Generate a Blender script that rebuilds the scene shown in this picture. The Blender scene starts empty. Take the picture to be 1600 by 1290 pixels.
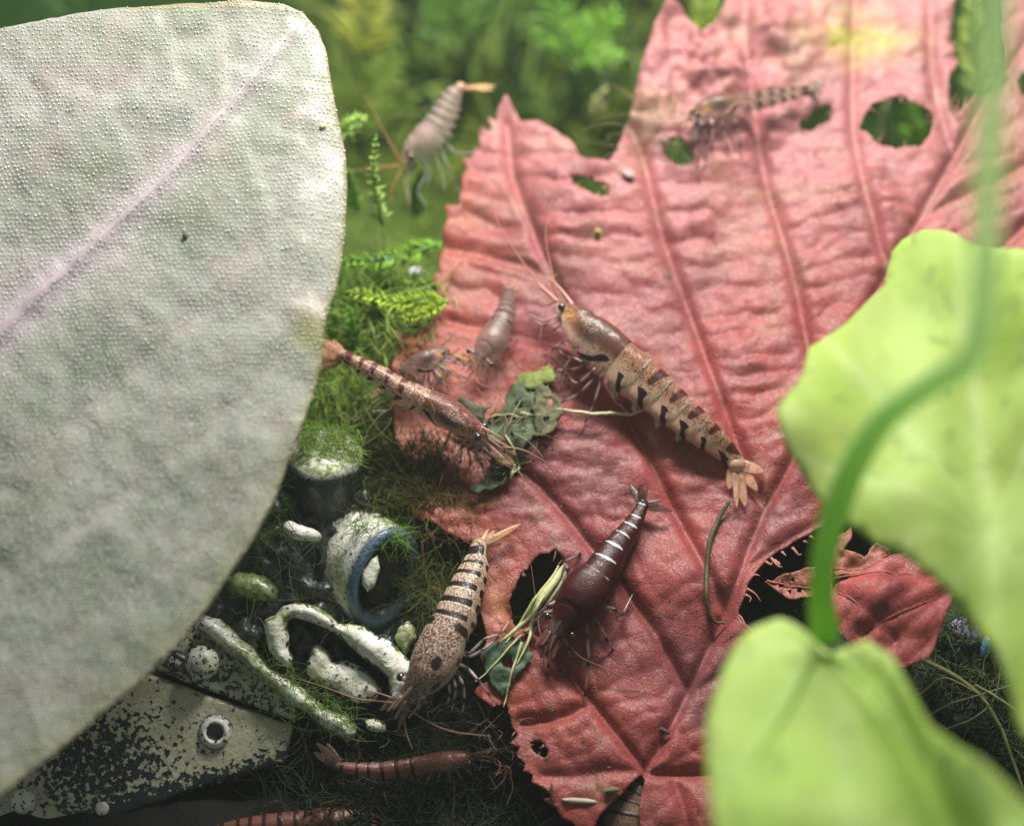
import bpy, bmesh, math, random
import numpy as np
from mathutils import Vector, geometry
random.seed(7); rng = np.random.default_rng(7)
scene = bpy.context.scene
scene.unit_settings.system = 'METRIC'; scene.unit_settings.scale_length = 0.01   # 1 unit = 1 cm

# ------------------------------------------------------------------ camera
TILT = math.radians(40); DF = 20.0
Fv = np.array([0, math.cos(TILT), -math.sin(TILT)]); Rv = np.array([1., 0, 0]); Uv = np.array([0, math.sin(TILT), math.cos(TILT)])
CAM = -Fv * DF
cd = bpy.data.cameras.new('camera'); cam = bpy.data.objects.new('camera', cd); scene.collection.objects.link(cam)
cam.location = CAM; cam.rotation_euler = (math.pi / 2 - TILT, 0, 0)
cd.lens = 72; cd.sensor_width = 36; cd.sensor_fit = 'HORIZONTAL'; cd.clip_end = 500; cd.clip_start = 0.5
cd.dof.use_dof = True; cd.dof.focus_distance = 20.0; cd.dof.aperture_fstop = 0.122
scene.camera = cam

# ------------------------------------------------------------------ water-filtered surroundings and the tank lamp
world = bpy.data.worlds.new('World'); scene.world = world; world.use_nodes = True
bg = world.node_tree.nodes['Background']; bg.inputs[0].default_value = (0.50, 0.62, 0.55, 1); bg.inputs[1].default_value = 0.31

def area(name, loc, aim, sx, sy, power, color):
    l = bpy.data.lights.new(name, 'AREA'); l.shape = 'RECTANGLE'; l.size = sx; l.size_y = sy; l.energy = power; l.color = color
    o = bpy.data.objects.new(name, l); scene.collection.objects.link(o); o.location = loc
    o.rotation_euler = (Vector(aim) - Vector(loc)).to_track_quat('-Z', 'Y').to_euler(); return o
area('aquarium_lamp', (1.4, 5.0, 11.8), (0.2, 1.2, -1), 8, 2.4, 4350, (1.0, 0.97, 0.92))
scene.view_settings.view_transform = 'Standard'; scene.view_settings.look = 'None'
scene.view_settings.exposure = 0.0; scene.view_settings.gamma = 1
scene.cycles.max_bounces = 8; scene.cycles.transparent_max_bounces = 16
scene.cycles.use_denoising = True
scene.cycles.sample_clamp_indirect = 4.0

# ------------------------------------------------------------------ helpers
def W(px, py, d):
    """point seen at photo position px,py (1600 wide) standing d away"""
    px = np.asarray(px, float); py = np.asarray(py, float); d = np.broadcast_to(np.asarray(d, float), px.shape)
    k = d / (DF * 160.0)
    return CAM + d[..., None] * Fv + ((px - 800) * k)[..., None] * Rv + ((645 - py) * k)[..., None] * Uv

class Plane:
    def __init__(s, a, b, c):
        A, B, C = (W(*t) for t in (a, b, c)); n = np.cross(B - A, C - A); n /= np.linalg.norm(n)
        if n @ Fv > 0: n = -n
        s.A = A; s.n = n
    def __call__(s, px, py, h=0):
        px = np.asarray(px, float); py = np.asarray(py, float)
        d = W(px, py, 1.0) - CAM
        t = ((s.A - CAM) @ s.n) / (d @ s.n)
        return CAM + d * t[..., None] + np.asarray(h, float)[..., None] * s.n if np.ndim(h) else CAM + d * t[..., None] + h * s.n

def _h(ix, iy, iz):
    v = (ix * 374761393 + iy * 668265263 + iz * 2147483647 + 12345) & 0xffffffff
    v = ((v ^ (v >> 13)) * 1274126177) & 0xffffffff
    v = v ^ (v >> 16)
    return (v & 0xffff) / 65535.0
def noise(x, y, z=0.0):
    x, y, z = np.broadcast_arrays(np.asarray(x, float), np.asarray(y, float), np.asarray(z, float))
    fx, fy, fz = np.floor(x), np.floor(y), np.floor(z)
    ix, iy, iz = fx.astype(np.int64), fy.astype(np.int64), fz.astype(np.int64)
    u, v, w = x - fx, y - fy, z - fz
    u = u * u * (3 - 2 * u); v = v * v * (3 - 2 * v); w = w * w * (3 - 2 * w)
    r = 0
    for a in (0, 1):
        for b in (0, 1):
            for c in (0, 1):
                r = r + _h(ix + a, iy + b, iz + c) * (u if a else 1 - u) * (v if b else 1 - v) * (w if c else 1 - w)
    return r * 2 - 1
def fbm(x, y, z=0.0, o=4):
    r = 0; a = 1.0; t = 0
    for i in range(o):
        r = r + a * noise(np.asarray(x) * 2**i + 17.3 * i, np.asarray(y) * 2**i + 5.1 * i, np.asarray(z) * 2**i); t += a; a *= .5
    return r / t
def sstep(a, b, x):
    t = np.clip((np.asarray(x, float) - a) / (b - a), 0, 1); return t * t * (3 - 2 * t)
def mix(a, b, t):
    t = np.asarray(t)[..., None]; return np.asarray(a) * (1 - t) + np.asarray(b) * t
def inpoly(px, py, poly):
    px = np.asarray(px); py = np.asarray(py); r = np.zeros(px.shape, bool); n = len(poly)
    for i in range(n):
        x0, y0 = poly[i]; x1, y1 = poly[(i + 1) % n]
        if y0 == y1: continue
        c = ((y0 > py) != (y1 > py)) & (px < (x1 - x0) * (py - y0) / (y1 - y0) + x0)
        r ^= c
    return r
def seg_dist(px, py, line):
    """distance to a polyline and how far along it (0..1)"""
    best = np.full(px.shape, 1e9); tt = np.zeros(px.shape); L = len(line) - 1
    for i in range(L):
        x0, y0 = line[i][:2]; x1, y1 = line[i + 1][:2]; dx, dy = x1 - x0, y1 - y0
        t = np.clip(((px - x0) * dx + (py - y0) * dy) / (dx * dx + dy * dy + 1e-9), 0, 1)
        d = np.hypot(px - x0 - t * dx, py - y0 - t * dy); m = d < best
        best = np.where(m, d, best); tt = np.where(m, (i + t) / L, tt)
    return best, tt
def spline(pts, n):
    P = np.asarray(pts, float); m = len(P)
    if m == 2: t = np.linspace(0, 1, n)[:, None]; return P[0] * (1 - t) + P[1] * t
    Q = np.vstack([2 * P[0] - P[1], P, 2 * P[-1] - P[-2]])
    u = np.linspace(0, m - 1, n); i = np.minimum(u.astype(int), m - 2); t = (u - i)[:, None]
    a, b, c, d = Q[i], Q[i + 1], Q[i + 2], Q[i + 3]
    return .5 * (2 * b + (c - a) * t + (2 * a - 5 * b + 4 * c - d) * t * t + (3 * b - a - 3 * c + d) * t**3)

COL = scene.collection
def mesh(name, V, F, mat, parent=None, smooth=True, tint=None, mark=None, uv=None, **props):
    me = bpy.data.meshes.new(name)
    V = np.asarray(V, float)
    if isinstance(F, np.ndarray):
        k = F.shape[1]; me.vertices.add(len(V)); me.vertices.foreach_set('co', V.ravel())
        me.loops.add(F.size); me.loops.foreach_set('vertex_index', F.ravel().astype(np.int32))
        me.polygons.add(len(F)); me.polygons.foreach_set('loop_start', np.arange(0, F.size, k, dtype=np.int32))
        me.update(calc_edges=True); me.validate()
    else:
        me.from_pydata(V.tolist(), [], F)
    if smooth: me.polygons.foreach_set('use_smooth', [True] * len(me.polygons))
    if tint is not None:
        t = np.asarray(tint, float)
        if t.ndim == 1: t = np.tile(t, (len(V), 1))
        if t.shape[1] == 3: t = np.hstack([t, np.ones((len(t), 1))])
        a = me.color_attributes.new('tint', 'FLOAT_COLOR', 'POINT'); a.data.foreach_set('color', t.ravel())
    if mark is not None:
        m = np.asarray(mark, float)
        if m.shape[1] == 3: m = np.hstack([m, np.zeros((len(m), 1))])
        a = me.attributes.new('mark', 'FLOAT_COLOR', 'POINT'); a.data.foreach_set('color', m.ravel())
    if uv is not None:
        li = np.empty(len(me.loops), np.int32); me.loops.foreach_get('vertex_index', li)
        l = me.uv_layers.new(name='flat'); l.data.foreach_set('uv', np.asarray(uv, float)[li].ravel())
    me.materials.append(mat)
    o = bpy.data.objects.new(name, me); COL.objects.link(o)
    if parent is not None:
        o.parent = parent; o.matrix_parent_inverse = parent.matrix_world.inverted() if False else o.matrix_parent_inverse
        o.location = -Vector(parent['base'])
    for k, v in props.items(): o[k] = v
    return o
def tag(o, label, cat, group=None):
    o['label'] = label; o['category'] = cat
    if group: o['group'] = group
    return o
def empty(name, loc, label, cat, group=None):
    o = bpy.data.objects.new(name, None); COL.objects.link(o); o.empty_display_size = .2
    o.location = loc; o['base'] = [float(v) for v in loc]
    return tag(o, label, cat, group)
def frames(P):
    T = np.gradient(P, axis=0); T /= np.linalg.norm(T, axis=1)[:, None] + 1e-12
    n = np.cross(T[0], [0.3, 0.9, 0.2]); n /= np.linalg.norm(n) + 1e-12; N = [n]
    for i in range(1, len(P)):
        n = N[-1] - T[i] * (N[-1] @ T[i]); n /= np.linalg.norm(n) + 1e-12; N.append(n)
    N = np.array(N); return T, N, np.cross(T, N)
def tube(P, R, k=8, cap=True):
    P = np.asarray(P, float); n = len(P); R = np.broadcast_to(np.asarray(R, float), (n,))
    T, N, B = frames(P); a = np.arange(k) * 2 * math.pi / k
    V = P[:, None] + R[:, None, None] * (np.cos(a)[None, :, None] * N[:, None] + np.sin(a)[None, :, None] * B[:, None])
    V = V.reshape(-1, 3); i = np.arange(n - 1)[:, None] * k; j = np.arange(k)[None]; j2 = (j + 1) % k
    F = np.stack([i + j, i + j2, i + k + j2, i + k + j], -1).reshape(-1, 4)
    if cap:
        V = np.vstack([V, P[0] - T[0] * R[0] * .6, P[-1] + T[-1] * R[-1] * .6]); c0 = n * k
        A = np.stack([np.full(k, c0), (np.arange(k) + 1) % k, np.arange(k), np.full(k, c0)], 1)
        Bq = np.stack([np.full(k, c0 + 1), (n - 1) * k + np.arange(k), (n - 1) * k + (np.arange(k) + 1) % k, np.full(k, c0 + 1)], 1)
        fl = [list(map(int, f)) for f in F] + [[int(x) for x in f[:3]] for f in A] + [[int(x) for x in f[:3]] for f in Bq]
        return V, fl
    return V, F
def join(parts):
    Vs, Fs, o = [], [], 0
    for V, F in parts:
        Vs.append(V); Fs += [[int(i) + o for i in f] for f in F]; o += len(V)
    return np.vstack(Vs), Fs
def ball(c, r, nu=12, nv=8, axes=None):
    ax = np.eye(3) if axes is None else np.asarray(axes); r = np.broadcast_to(np.asarray(r, float), (3,))
    V = [c + ax[2] * r[2]]
    for i in range(1, nv):
        t = math.pi * i / nv
        for j in range(nu):
            p = 2 * math.pi * j / nu
            V.append(c + ax[0] * r[0] * math.sin(t) * math.cos(p) + ax[1] * r[1] * math.sin(t) * math.sin(p) + ax[2] * r[2] * math.cos(t))
    V.append(c - ax[2] * r[2]); F = []
    for j in range(nu): F.append([0, 1 + j, 1 + (j + 1) % nu])
    for i in range(nv - 2):
        for j in range(nu):
            a = 1 + i * nu + j; b = 1 + i * nu + (j + 1) % nu; F.append([a, a + nu, b + nu, b])
    e = len(V) - 1; s = 1 + (nv - 2) * nu
    for j in range(nu): F.append([e, s + (j + 1) % nu, s + j])
    return np.array(V), F

# ------------------------------------------------------------------ materials
class NT:
    def __init__(s, name):
        s.m = bpy.data.materials.new(name); s.m.use_nodes = True; s.t = s.m.node_tree; s.t.nodes.clear()
        s.out = s.n('ShaderNodeOutputMaterial')
    def n(s, typ, **kw):
        x = s.t.nodes.new(typ)
        for k, v in kw.items(): setattr(x, k, v)
        return x
    def l(s, a, b): s.t.links.new(a, b)
    def put(s, v, sock):
        if isinstance(v, bpy.types.NodeSocket): s.l(v, sock)
        elif v is not None: sock.default_value = v
    def tex(s, kind, vec, scale, **inp):
        x = s.n(kind)
        if vec is not None: s.l(vec, x.inputs['Vector'])
        x.inputs['Scale'].default_value = scale
        for k, v in inp.items():
            if k in x.inputs: s.put(v, x.inputs[k])
            else: setattr(x, k, v)
        return x
    def math(s, op, a, b=0.0, c=None):
        x = s.n('ShaderNodeMath', operation=op); s.put(a, x.inputs[0]); s.put(b, x.inputs[1])
        if c is not None: s.put(c, x.inputs[2])
        return x.outputs[0]
    def ramp(s, v, lo, hi):
        x = s.n('ShaderNodeMapRange'); x.interpolation_type = 'SMOOTHSTEP'
        s.put(v, x.inputs[0]); s.put(lo, x.inputs[1]); s.put(hi, x.inputs[2]); return x.outputs[0]
    def mix(s, f, a, b, mode='MIX'):
        x = s.n('ShaderNodeMix', data_type='RGBA', blend_type=mode); s.put(f, x.inputs[0])
        for v, i in ((a, 6), (b, 7)):
            if isinstance(v, tuple) and len(v) == 3: v = (*v, 1)
            s.put(v, x.inputs[i])
        return x.outputs[2]
    def bump(s, h, strength, dist, normal=None):
        x = s.n('ShaderNodeBump'); s.put(h, x.inputs['Height']); x.inputs['Strength'].default_value = strength; x.inputs['Distance'].default_value = dist
        if normal is not None: s.l(normal, x.inputs['Normal'])
        return x.outputs[0]
    def bsdf(s, **kw):
        x = s.n('ShaderNodeBsdfPrincipled')
        for k, v in kw.items():
            if isinstance(v, tuple) and len(v) == 3 and k in ('Base_Color', 'Specular_Tint', 'Coat_Tint'): v = (*v, 1)
            s.put(v, x.inputs[k.replace('_', ' ')])
        return x
    def attr(s, name): return s.n('ShaderNodeAttribute', attribute_name=name)
    def obj(s): return s.n('ShaderNodeTexCoord').outputs['Object']
    def geo(s): return s.n('ShaderNodeNewGeometry')
    def end(s, sh): s.l(sh, s.out.inputs[0]); return s.m

def mat_leaf_red():
    t = NT('dead_leaf_skin'); uv = t.n('ShaderNodeTexCoord').outputs['UV']
    wn = t.tex('ShaderNodeTexNoise', uv, 3.0, Detail=3.0)
    wv = t.n('ShaderNodeVectorMath', operation='MULTIPLY_ADD'); t.l(wn.outputs['Color'], wv.inputs[0]); wv.inputs[1].default_value = (.16, .16, 0); t.l(uv, wv.inputs[2])
    v1 = t.tex('ShaderNodeTexVoronoi', wv.outputs[0], 5.2, feature='DISTANCE_TO_EDGE')
    v2 = t.tex('ShaderNodeTexVoronoi', wv.outputs[0], 17, feature='DISTANCE_TO_EDGE')
    c2 = t.tex('ShaderNodeTexVoronoi', wv.outputs[0], 17)
    e1 = t.ramp(v1.outputs['Distance'], 0.0, 0.07); e2 = t.ramp(v2.outputs['Distance'], 0.0, 0.09)
    n1 = t.tex('ShaderNodeTexNoise', uv, 9, Detail=8.0, Roughness=0.7); n2 = t.tex('ShaderNodeTexNoise', uv, 1.7, Detail=6.0, Roughness=.6)
    n3 = t.tex('ShaderNodeTexNoise', uv, 60, Detail=3.0)
    tint = t.attr('tint'); col = tint.outputs['Color']
    col = t.mix(t.math('MULTIPLY', t.ramp(n2.outputs[0], .45, .7), .5), col, (.16, .035, .045))
    col = t.mix(t.math('MULTIPLY', t.ramp(n1.outputs[0], .5, .72), .40), col, (.55, .16, .12))
    col = t.mix(t.math('MULTIPLY', t.ramp(n3.outputs[0], .5, .75), .25), col, (.62, .30, .24))
    col = t.mix(t.math('MULTIPLY', c2.outputs['Color'], .22), col, (.10, .02, .025))
    dk = t.math('SUBTRACT', 1.0, t.math('MULTIPLY', e1, e2))
    col = t.mix(t.math('MULTIPLY', t.math('MULTIPLY', dk, t.ramp(n1.outputs[0], .35, .6)), .38), col, (.13, .030, .035))
    n5 = t.tex('ShaderNodeTexNoise', wv.outputs[0], 2.3, Detail=10.0, Roughness=.72); col = t.mix(t.math('MULTIPLY', t.ramp(n5.outputs[0], .56, .66), .5), col, (.40, .25, .18))
    n6 = t.tex('ShaderNodeTexNoise', wv.outputs[0], 3.7, Detail=10.0, Roughness=.75); col = t.mix(t.math('MULTIPLY', t.ramp(n6.outputs[0], .57, .68), .55), col, (.12, .035, .03))
    h = t.math('ADD', t.math('MULTIPLY', e1, .30), t.math('MULTIPLY', e2, .40)); h = t.math('ADD', h, t.math('MULTIPLY', n1.outputs[0], .9))
    nb = t.bump(h, .30, .024); nb = t.bump(n3.outputs[0], .3, .012, nb)
    p = t.bsdf(Base_Color=col, Roughness=.48, Specular_IOR_Level=.5, Normal=nb, Sheen_Weight=.10, Sheen_Roughness=.4)
    tr = t.n('ShaderNodeBsdfTranslucent'); t.l(col, tr.inputs[0])
    mx = t.n('ShaderNodeMixShader'); mx.inputs[0].default_value = .18; t.l(p.outputs[0], mx.inputs[1]); t.l(tr.outputs[0], mx.inputs[2])
    return t.end(mx.outputs[0])
def mat_simple(name, c1, c2, scale=4, rough=.5, bump=.3, bd=.02, spec=.4, transl=0.0, lo=.35, hi=.65, sss=0.0, coat=0.0, trcol=None):
    t = NT(name); o = t.obj(); n = t.tex('ShaderNodeTexNoise', o, scale, Detail=7.0, Roughness=.65); n2 = t.tex('ShaderNodeTexNoise', o, scale * 6, Detail=4.0)
    col = t.mix(t.ramp(n.outputs[0], lo, hi), c1, c2)
    col = t.mix(t.math('MULTIPLY', t.ramp(n2.outputs[0], .4, .7), .3), col, tuple(x * .45 for x in c1))
    nb = t.bump(t.math('ADD', n.outputs[0], t.math('MULTIPLY', n2.outputs[0], .5)), bump, bd)
    p = t.bsdf(Base_Color=col, Roughness=rough, Specular_IOR_Level=spec, Normal=nb, Coat_Weight=coat)
    if sss: p.inputs['Subsurface Weight'].default_value = sss; p.inputs['Subsurface Radius'].default_value = (.08, .05, .03); p.inputs['Subsurface Scale'].default_value = 1
    if not transl: return t.end(p.outputs[0])
    tr = t.n('ShaderNodeBsdfTranslucent'); t.l(col, tr.inputs[0])
    if trcol: tr.inputs[0].default_value = (*trcol, 1); t.t.links.remove(tr.inputs[0].links[0])
    mx = t.n('ShaderNodeMixShader'); mx.inputs[0].default_value = transl; t.l(p.outputs[0], mx.inputs[1]); t.l(tr.outputs[0], mx.inputs[2])
    return t.end(mx.outputs[0])
def mat_tint(name, rough=.5, spec=.4, transl=0.0, bump=.2, scale=12, dark=.35, wet=0.0, transp=0.0):
    t = NT(name); o = t.obj(); n = t.tex('ShaderNodeTexNoise', o, scale, Detail=6.0, Roughness=.7); tn = t.attr('tint')
    dk = t.mix(1.0, tn.outputs['Color'], (.35, .35, .35), 'MULTIPLY')
    col = t.mix(t.math('MULTIPLY', t.ramp(n.outputs[0], .4, .7), dark), tn.outputs['Color'], dk)
    p = t.bsdf(Base_Color=col, Roughness=rough, Specular_IOR_Level=spec, Normal=t.bump(n.outputs[0], bump, .03), Coat_Weight=wet, Coat_Roughness=.15)
    sh = p.outputs[0]
    if transl:
        tr = t.n('ShaderNodeBsdfTranslucent'); t.l(col, tr.inputs[0])
        mx = t.n('ShaderNodeMixShader'); mx.inputs[0].default_value = transl; t.l(sh, mx.inputs[1]); t.l(tr.outputs[0], mx.inputs[2]); sh = mx.outputs[0]
    if transp:
        tp = t.n('ShaderNodeBsdfTransparent')
        mx = t.n('ShaderNodeMixShader'); mx.inputs[0].default_value = transp; t.l(sh, mx.inputs[1]); t.l(tp.outputs[0], mx.inputs[2]); sh = mx.outputs[0]
    return t.end(sh)
def mat_shrimp(name, markcol, speckcol, sscale=60, rough=.42, coat=.30, palecol=(.75, .62, .5), redcol=(.17, .06, .05)):
    """tint rgb = shell colour, tint alpha = how opaque; mark.x = band, mark.y = amount of dark speckling, mark.z = pale flecks"""
    t = NT(name); o = t.obj(); tn = t.attr('tint'); mk = t.attr('mark'); sp = t.n('ShaderNodeSeparateColor'); t.l(mk.outputs['Color'], sp.inputs[0])
    n = t.tex('ShaderNodeTexNoise', o, sscale, Detail=3.0, Roughness=.6); nw = t.tex('ShaderNodeTexNoise', o, 14, Detail=4.0)
    nl = t.tex('ShaderNodeTexNoise', o, 5, Detail=3.0)
    thr = t.math('SUBTRACT', .80, t.math('MULTIPLY', sp.outputs[1], .27))
    spk = t.ramp(t.math('SUBTRACT', n.outputs[0], thr), -.03, .05)
    col = t.mix(t.math('MULTIPLY', t.ramp(nl.outputs[0], .4, .7), .3), tn.outputs['Color'], t.mix(1.0, tn.outputs['Color'], (.6, .5, .45), 'MULTIPLY'))
    col = t.mix(spk, col, speckcol)
    n4 = t.tex('ShaderNodeTexNoise', o, sscale * 1.3, Detail=4.0, Roughness=.7)
    mp = t.n('ShaderNodeVectorMath', operation='ADD'); mp.inputs[1].default_value = (3.3, 7.7, 1.1); t.l(o, mp.inputs[0]); t.l(mp.outputs[0], n4.inputs['Vector'])
    pf = t.ramp(t.math('SUBTRACT', n4.outputs[0], t.math('SUBTRACT', .80, t.math('MULTIPLY', sp.outputs[2], .30))), -.02, .05)
    col = t.mix(pf, col, palecol)
    band = t.ramp(t.math('ADD', sp.outputs[0], t.math('MULTIPLY', t.math('SUBTRACT', nw.outputs[0], .5), .7)), -.10, .14)
    bc = t.mix(mk.outputs['Alpha'], markcol, t.mix(1.0, tn.outputs['Color'], redcol, 'MULTIPLY'))
    col = t.mix(band, col, bc)
    al = t.math('MAXIMUM', t.math('MAXIMUM', tn.outputs['Alpha'], t.math('MULTIPLY', band, .97)), t.math('MULTIPLY', spk, .9))
    p = t.bsdf(Base_Color=col, Roughness=rough, Specular_IOR_Level=.3, Coat_Weight=coat, Coat_Roughness=.09, Alpha=al, Normal=t.bump(n.outputs[0], .5, .012))
    p.inputs['Coat Normal'].default_value = (0, 0, 0); t.l(t.bump(nw.outputs[0], .5, .03), p.inputs['Coat Normal'])
    p.inputs['Subsurface Weight'].default_value = .25; p.inputs['Subsurface Radius'].default_value = (.12, .07, .05); p.inputs['Subsurface Scale'].default_value = 1
    return t.end(p.outputs[0])
M = {}
M['red'] = mat_leaf_red()
M['vein'] = mat_tint('leaf_vein_skin', rough=.45, transl=.1)
M['bead'] = NT('papilla_skin'); _b = M['bead'].bsdf(Base_Color=(.95, .96, .93), Roughness=.10, Specular_IOR_Level=.9, Coat_Weight=.5, Coat_Roughness=.08); M['bead'] = M['bead'].end(_b.outputs[0])  # near-white colour stands in for the glints on the papillae
M['tint'] = mat_tint('plant_skin', transl=.25)
M['debris'] = mat_tint('debris_skin', rough=.6, bump=.5)
M['thread'] = mat_tint('algae_thread_skin', rough=.45, transl=.35, dark=.2)
M['moss'] = mat_tint('moss_skin', rough=.55, transl=.4, dark=.5, scale=3)
M['ground'] = mat_tint('substrate_skin', rough=.8, bump=1.0, scale=5, dark=.8)
M['tan'] = mat_shrimp('tan_tiger_shell', (.016, .008, .008), (.09, .03, .018))
M['tanred'] = mat_shrimp('red_banded_shell', (.075, .012, .010), (.13, .03, .018))
M['dark'] = mat_shrimp('dark_red_shell', (.50, .56, .60), (.012, .006, .006), rough=.42, coat=.12, palecol=(.55, .5, .42))  # pale band colour stands for glints on the seams
M['grey'] = mat_shrimp('grey_brown_shell', (.03, .018, .016), (.06, .03, .03), rough=.35)
M['rust'] = mat_shrimp('rusty_shell', (.045, .010, .008), (.10, .02, .015))
M['limb'] = mat_tint('shrimp_limb_skin', rough=.25, spec=.5, transl=.25, dark=.1, wet=.4, transp=.25)
M['fine'] = mat_tint('shrimp_feeler_skin', rough=.35, transl=.2, dark=.1, transp=.1)
M['fan'] = mat_tint('shrimp_fan_skin', rough=.25, spec=.5, transl=.35, dark=.4, scale=30, wet=.4, transp=.42)
M['eye'] = mat_simple('shrimp_eye', (.012, .008, .010), (.03, .015, .02), 20, .08, .05, .005, .8, coat=1.0)

# ================================================================== RED LEAF
LP = Plane((800, 1200, 19.6), (1500, 1200, 19.4), (1100, 0, 22.9))      # the slope the red leaf lies on
def jitter_poly(poly, step=7, amp=2.2, seed=0, saw=0):
    out = []; n = len(poly); s = 0
    for i in range(n):
        (x0, y0), (x1, y1) = poly[i], poly[(i + 1) % n]; L = math.hypot(x1 - x0, y1 - y0); k = max(1, int(L / step))
        for j in range(k):
            t = j / k; nx, ny = (y1 - y0) / (L + 1e-6), -(x1 - x0) / (L + 1e-6); s += 1
            a = amp * float(noise(s * .37 + seed, seed * 3.1)) + (amp * .5 * float(noise(s * 1.7 + seed, 9.)))
            if saw: a += saw * ((s % 4) / 4 - .4)
            if j == 0: a *= .3
            out.append((x0 + (x1 - x0) * t + nx * a, y0 + (y1 - y0) * t + ny * a))
    return out
def cdt_sheet(outline, holes, spacing):
    allp = [outline] + holes; pts, edges = [], []
    for poly in allp:
        b = len(pts); pts += poly; edges += [(b + i, b + (i + 1) % len(poly)) for i in range(len(poly))]
    xs = [p[0] for p in outline]; ys = [p[1] for p in outline]
    gx, gy = np.meshgrid(np.arange(min(xs), max(xs), spacing), np.arange(min(ys), max(ys), spacing * .87))
    gx = gx + (np.arange(gx.shape[0]) % 2)[:, None] * spacing / 2; gx = gx.ravel(); gy = gy.ravel()
    gx = gx + rng.uniform(-.2, .2, gx.shape) * spacing; gy = gy + rng.uniform(-.2, .2, gy.shape) * spacing
    ok = inpoly(gx, gy, outline)
    for h in holes: ok &= ~inpoly(gx, gy, h)
    gx, gy = gx[ok], gy[ok]
    # drop grid points that crowd the outline
    B = np.array(pts); cell = {}
    for x, y in B: cell.setdefault((int(x // 8), int(y // 8)), []).append((x, y))
    keep = np.ones(len(gx), bool)
    for i in range(len(gx)):
        cx, cy = int(gx[i] // 8), int(gy[i] // 8)
        for a in (-1, 0, 1):
            for b in (-1, 0, 1):
                for (x, y) in cell.get((cx + a, cy + b), ()):
                    if (x - gx[i])**2 + (y - gy[i])**2 < (spacing * .5)**2: keep[i] = False
    gx, gy = gx[keep], gy[keep]
    pts = [Vector(p) for p in pts] + [Vector((float(a), float(b))) for a, b in zip(gx, gy)]
    r = geometry.delaunay_2d_cdt(pts, edges, [], 0, 1e-4)
    V = np.array([[v.x, v.y] for v in r[0]]); F = np.array(r[2], np.int64)
    c = V[F].mean(1); ok = inpoly(c[:, 0], c[:, 1], outline)
    for h in holes: ok &= ~inpoly(c[:, 0], c[:, 1], h)
    F = F[ok]; a = V[F]; ar = (a[:, 1, 0] - a[:, 0, 0]) * (a[:, 2, 1] - a[:, 0, 1]) - (a[:, 1, 1] - a[:, 0, 1]) * (a[:, 2, 0] - a[:, 0, 0])
    F[ar > 0] = F[ar > 0][:, ::-1]
    u, inv = np.unique(F, return_inverse=True); return V[u], inv.reshape(F.shape)

RED = [(1045, 12), (1028, 42), (1010, 92), (1000, 122), (985, 180), (965, 240), (950, 262), (918, 256), (904, 246), (890, 222), (862, 204),
       (840, 188), (815, 190), (803, 170), (790, 150), (779, 170), (776, 190), (763, 184), (767, 205), (751, 200), (748, 216), (754, 228), (741, 231),
       (735, 246), (721, 246), (730, 262), (722, 280), (720, 300), (718, 322), (696, 322), (700, 342), (691, 365), (695, 382), (685, 405), (690, 427),
       (677, 430), (680, 460), (676, 482), (681, 510), (655, 516), (650, 530), (638, 528), (617, 517), (622, 545), (611, 575), (622, 600), (614, 640),
       (618, 680), (627, 710), (642, 742), (630, 766), (640, 790), (650, 812), (690, 830), (712, 846), (748, 852), (745, 872), (756, 920), (752, 960),
       (762, 1000), (752, 1030), (766, 1062), (742, 1086), (770, 1108), (792, 1098), (800, 1130), (811, 1148), (797, 1162), (813, 1168), (807, 1180), (822, 1194), (817, 1206),
       (833, 1210), (831, 1223), (849, 1232), (862, 1246), (850, 1250), (870, 1262), (878, 1276), (892, 1282), (905, 1300), (925, 1296), (937, 1275),
       (952, 1258), (975, 1237), (995, 1215), (1004, 1206), (1008, 1216), (1003, 1236), (1000, 1262), (998, 1330), (1260, 1330), (1250, 1100), (1205, 1010), (1158, 975),
       (1152, 958), (1160, 940), (1166, 918), (1182, 894), (1202, 870), (1232, 850), (1280, 822), (1400, 800), (1600, 720), (1680, 600), (1680, -60), (1150, -60), (1140, -20), (1130, 20), (1118, 40), (1094, 56),
       (1088, 50), (1075, 34), (1060, 18)]
HOLES = [[(1499, -20), (1486, 40), (1484, 62), (1498, 95), (1485, 120), (1483, 172), (1495, 180), (1512, 160), (1540, 141), (1574, 117), (1572, 90), (1562, 40), (1562, -20)],
         [(1342, 192), (1358, 165), (1392, 152), (1408, 146), (1420, 158), (1444, 163), (1462, 178), (1462, 192), (1450, 214), (1438, 232), (1408, 236), (1370, 222)],
         [(1262, 178), (1275, 166), (1296, 161), (1302, 172), (1291, 190), (1270, 201), (1254, 205), (1246, 196)],
         [(1032, 236), (1044, 222), (1060, 215), (1074, 238), (1084, 258), (1062, 262), (1044, 252)],
         [(889, 280), (905, 280), (928, 289), (950, 299), (953, 312), (936, 316), (915, 306), (896, 296)],
         [(828, 1160), (838, 1156), (851, 1163), (857, 1174), (853, 1185), (842, 1182), (832, 1172)],
         [(800, 937), (814, 900), (842, 872), (870, 863), (883, 880), (878, 906), (866, 936), (840, 966), (810, 986), (799, 966)],
         [(1592, 122), (1600, 106), (1616, 112), (1618, 140), (1602, 148)],
         [(1044, 425), (1050, 430), (1046, 436)], [(1036, 432), (1041, 430), (1040, 438)], [(880, 1048), (886, 1046), (884, 1054)]]
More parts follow.
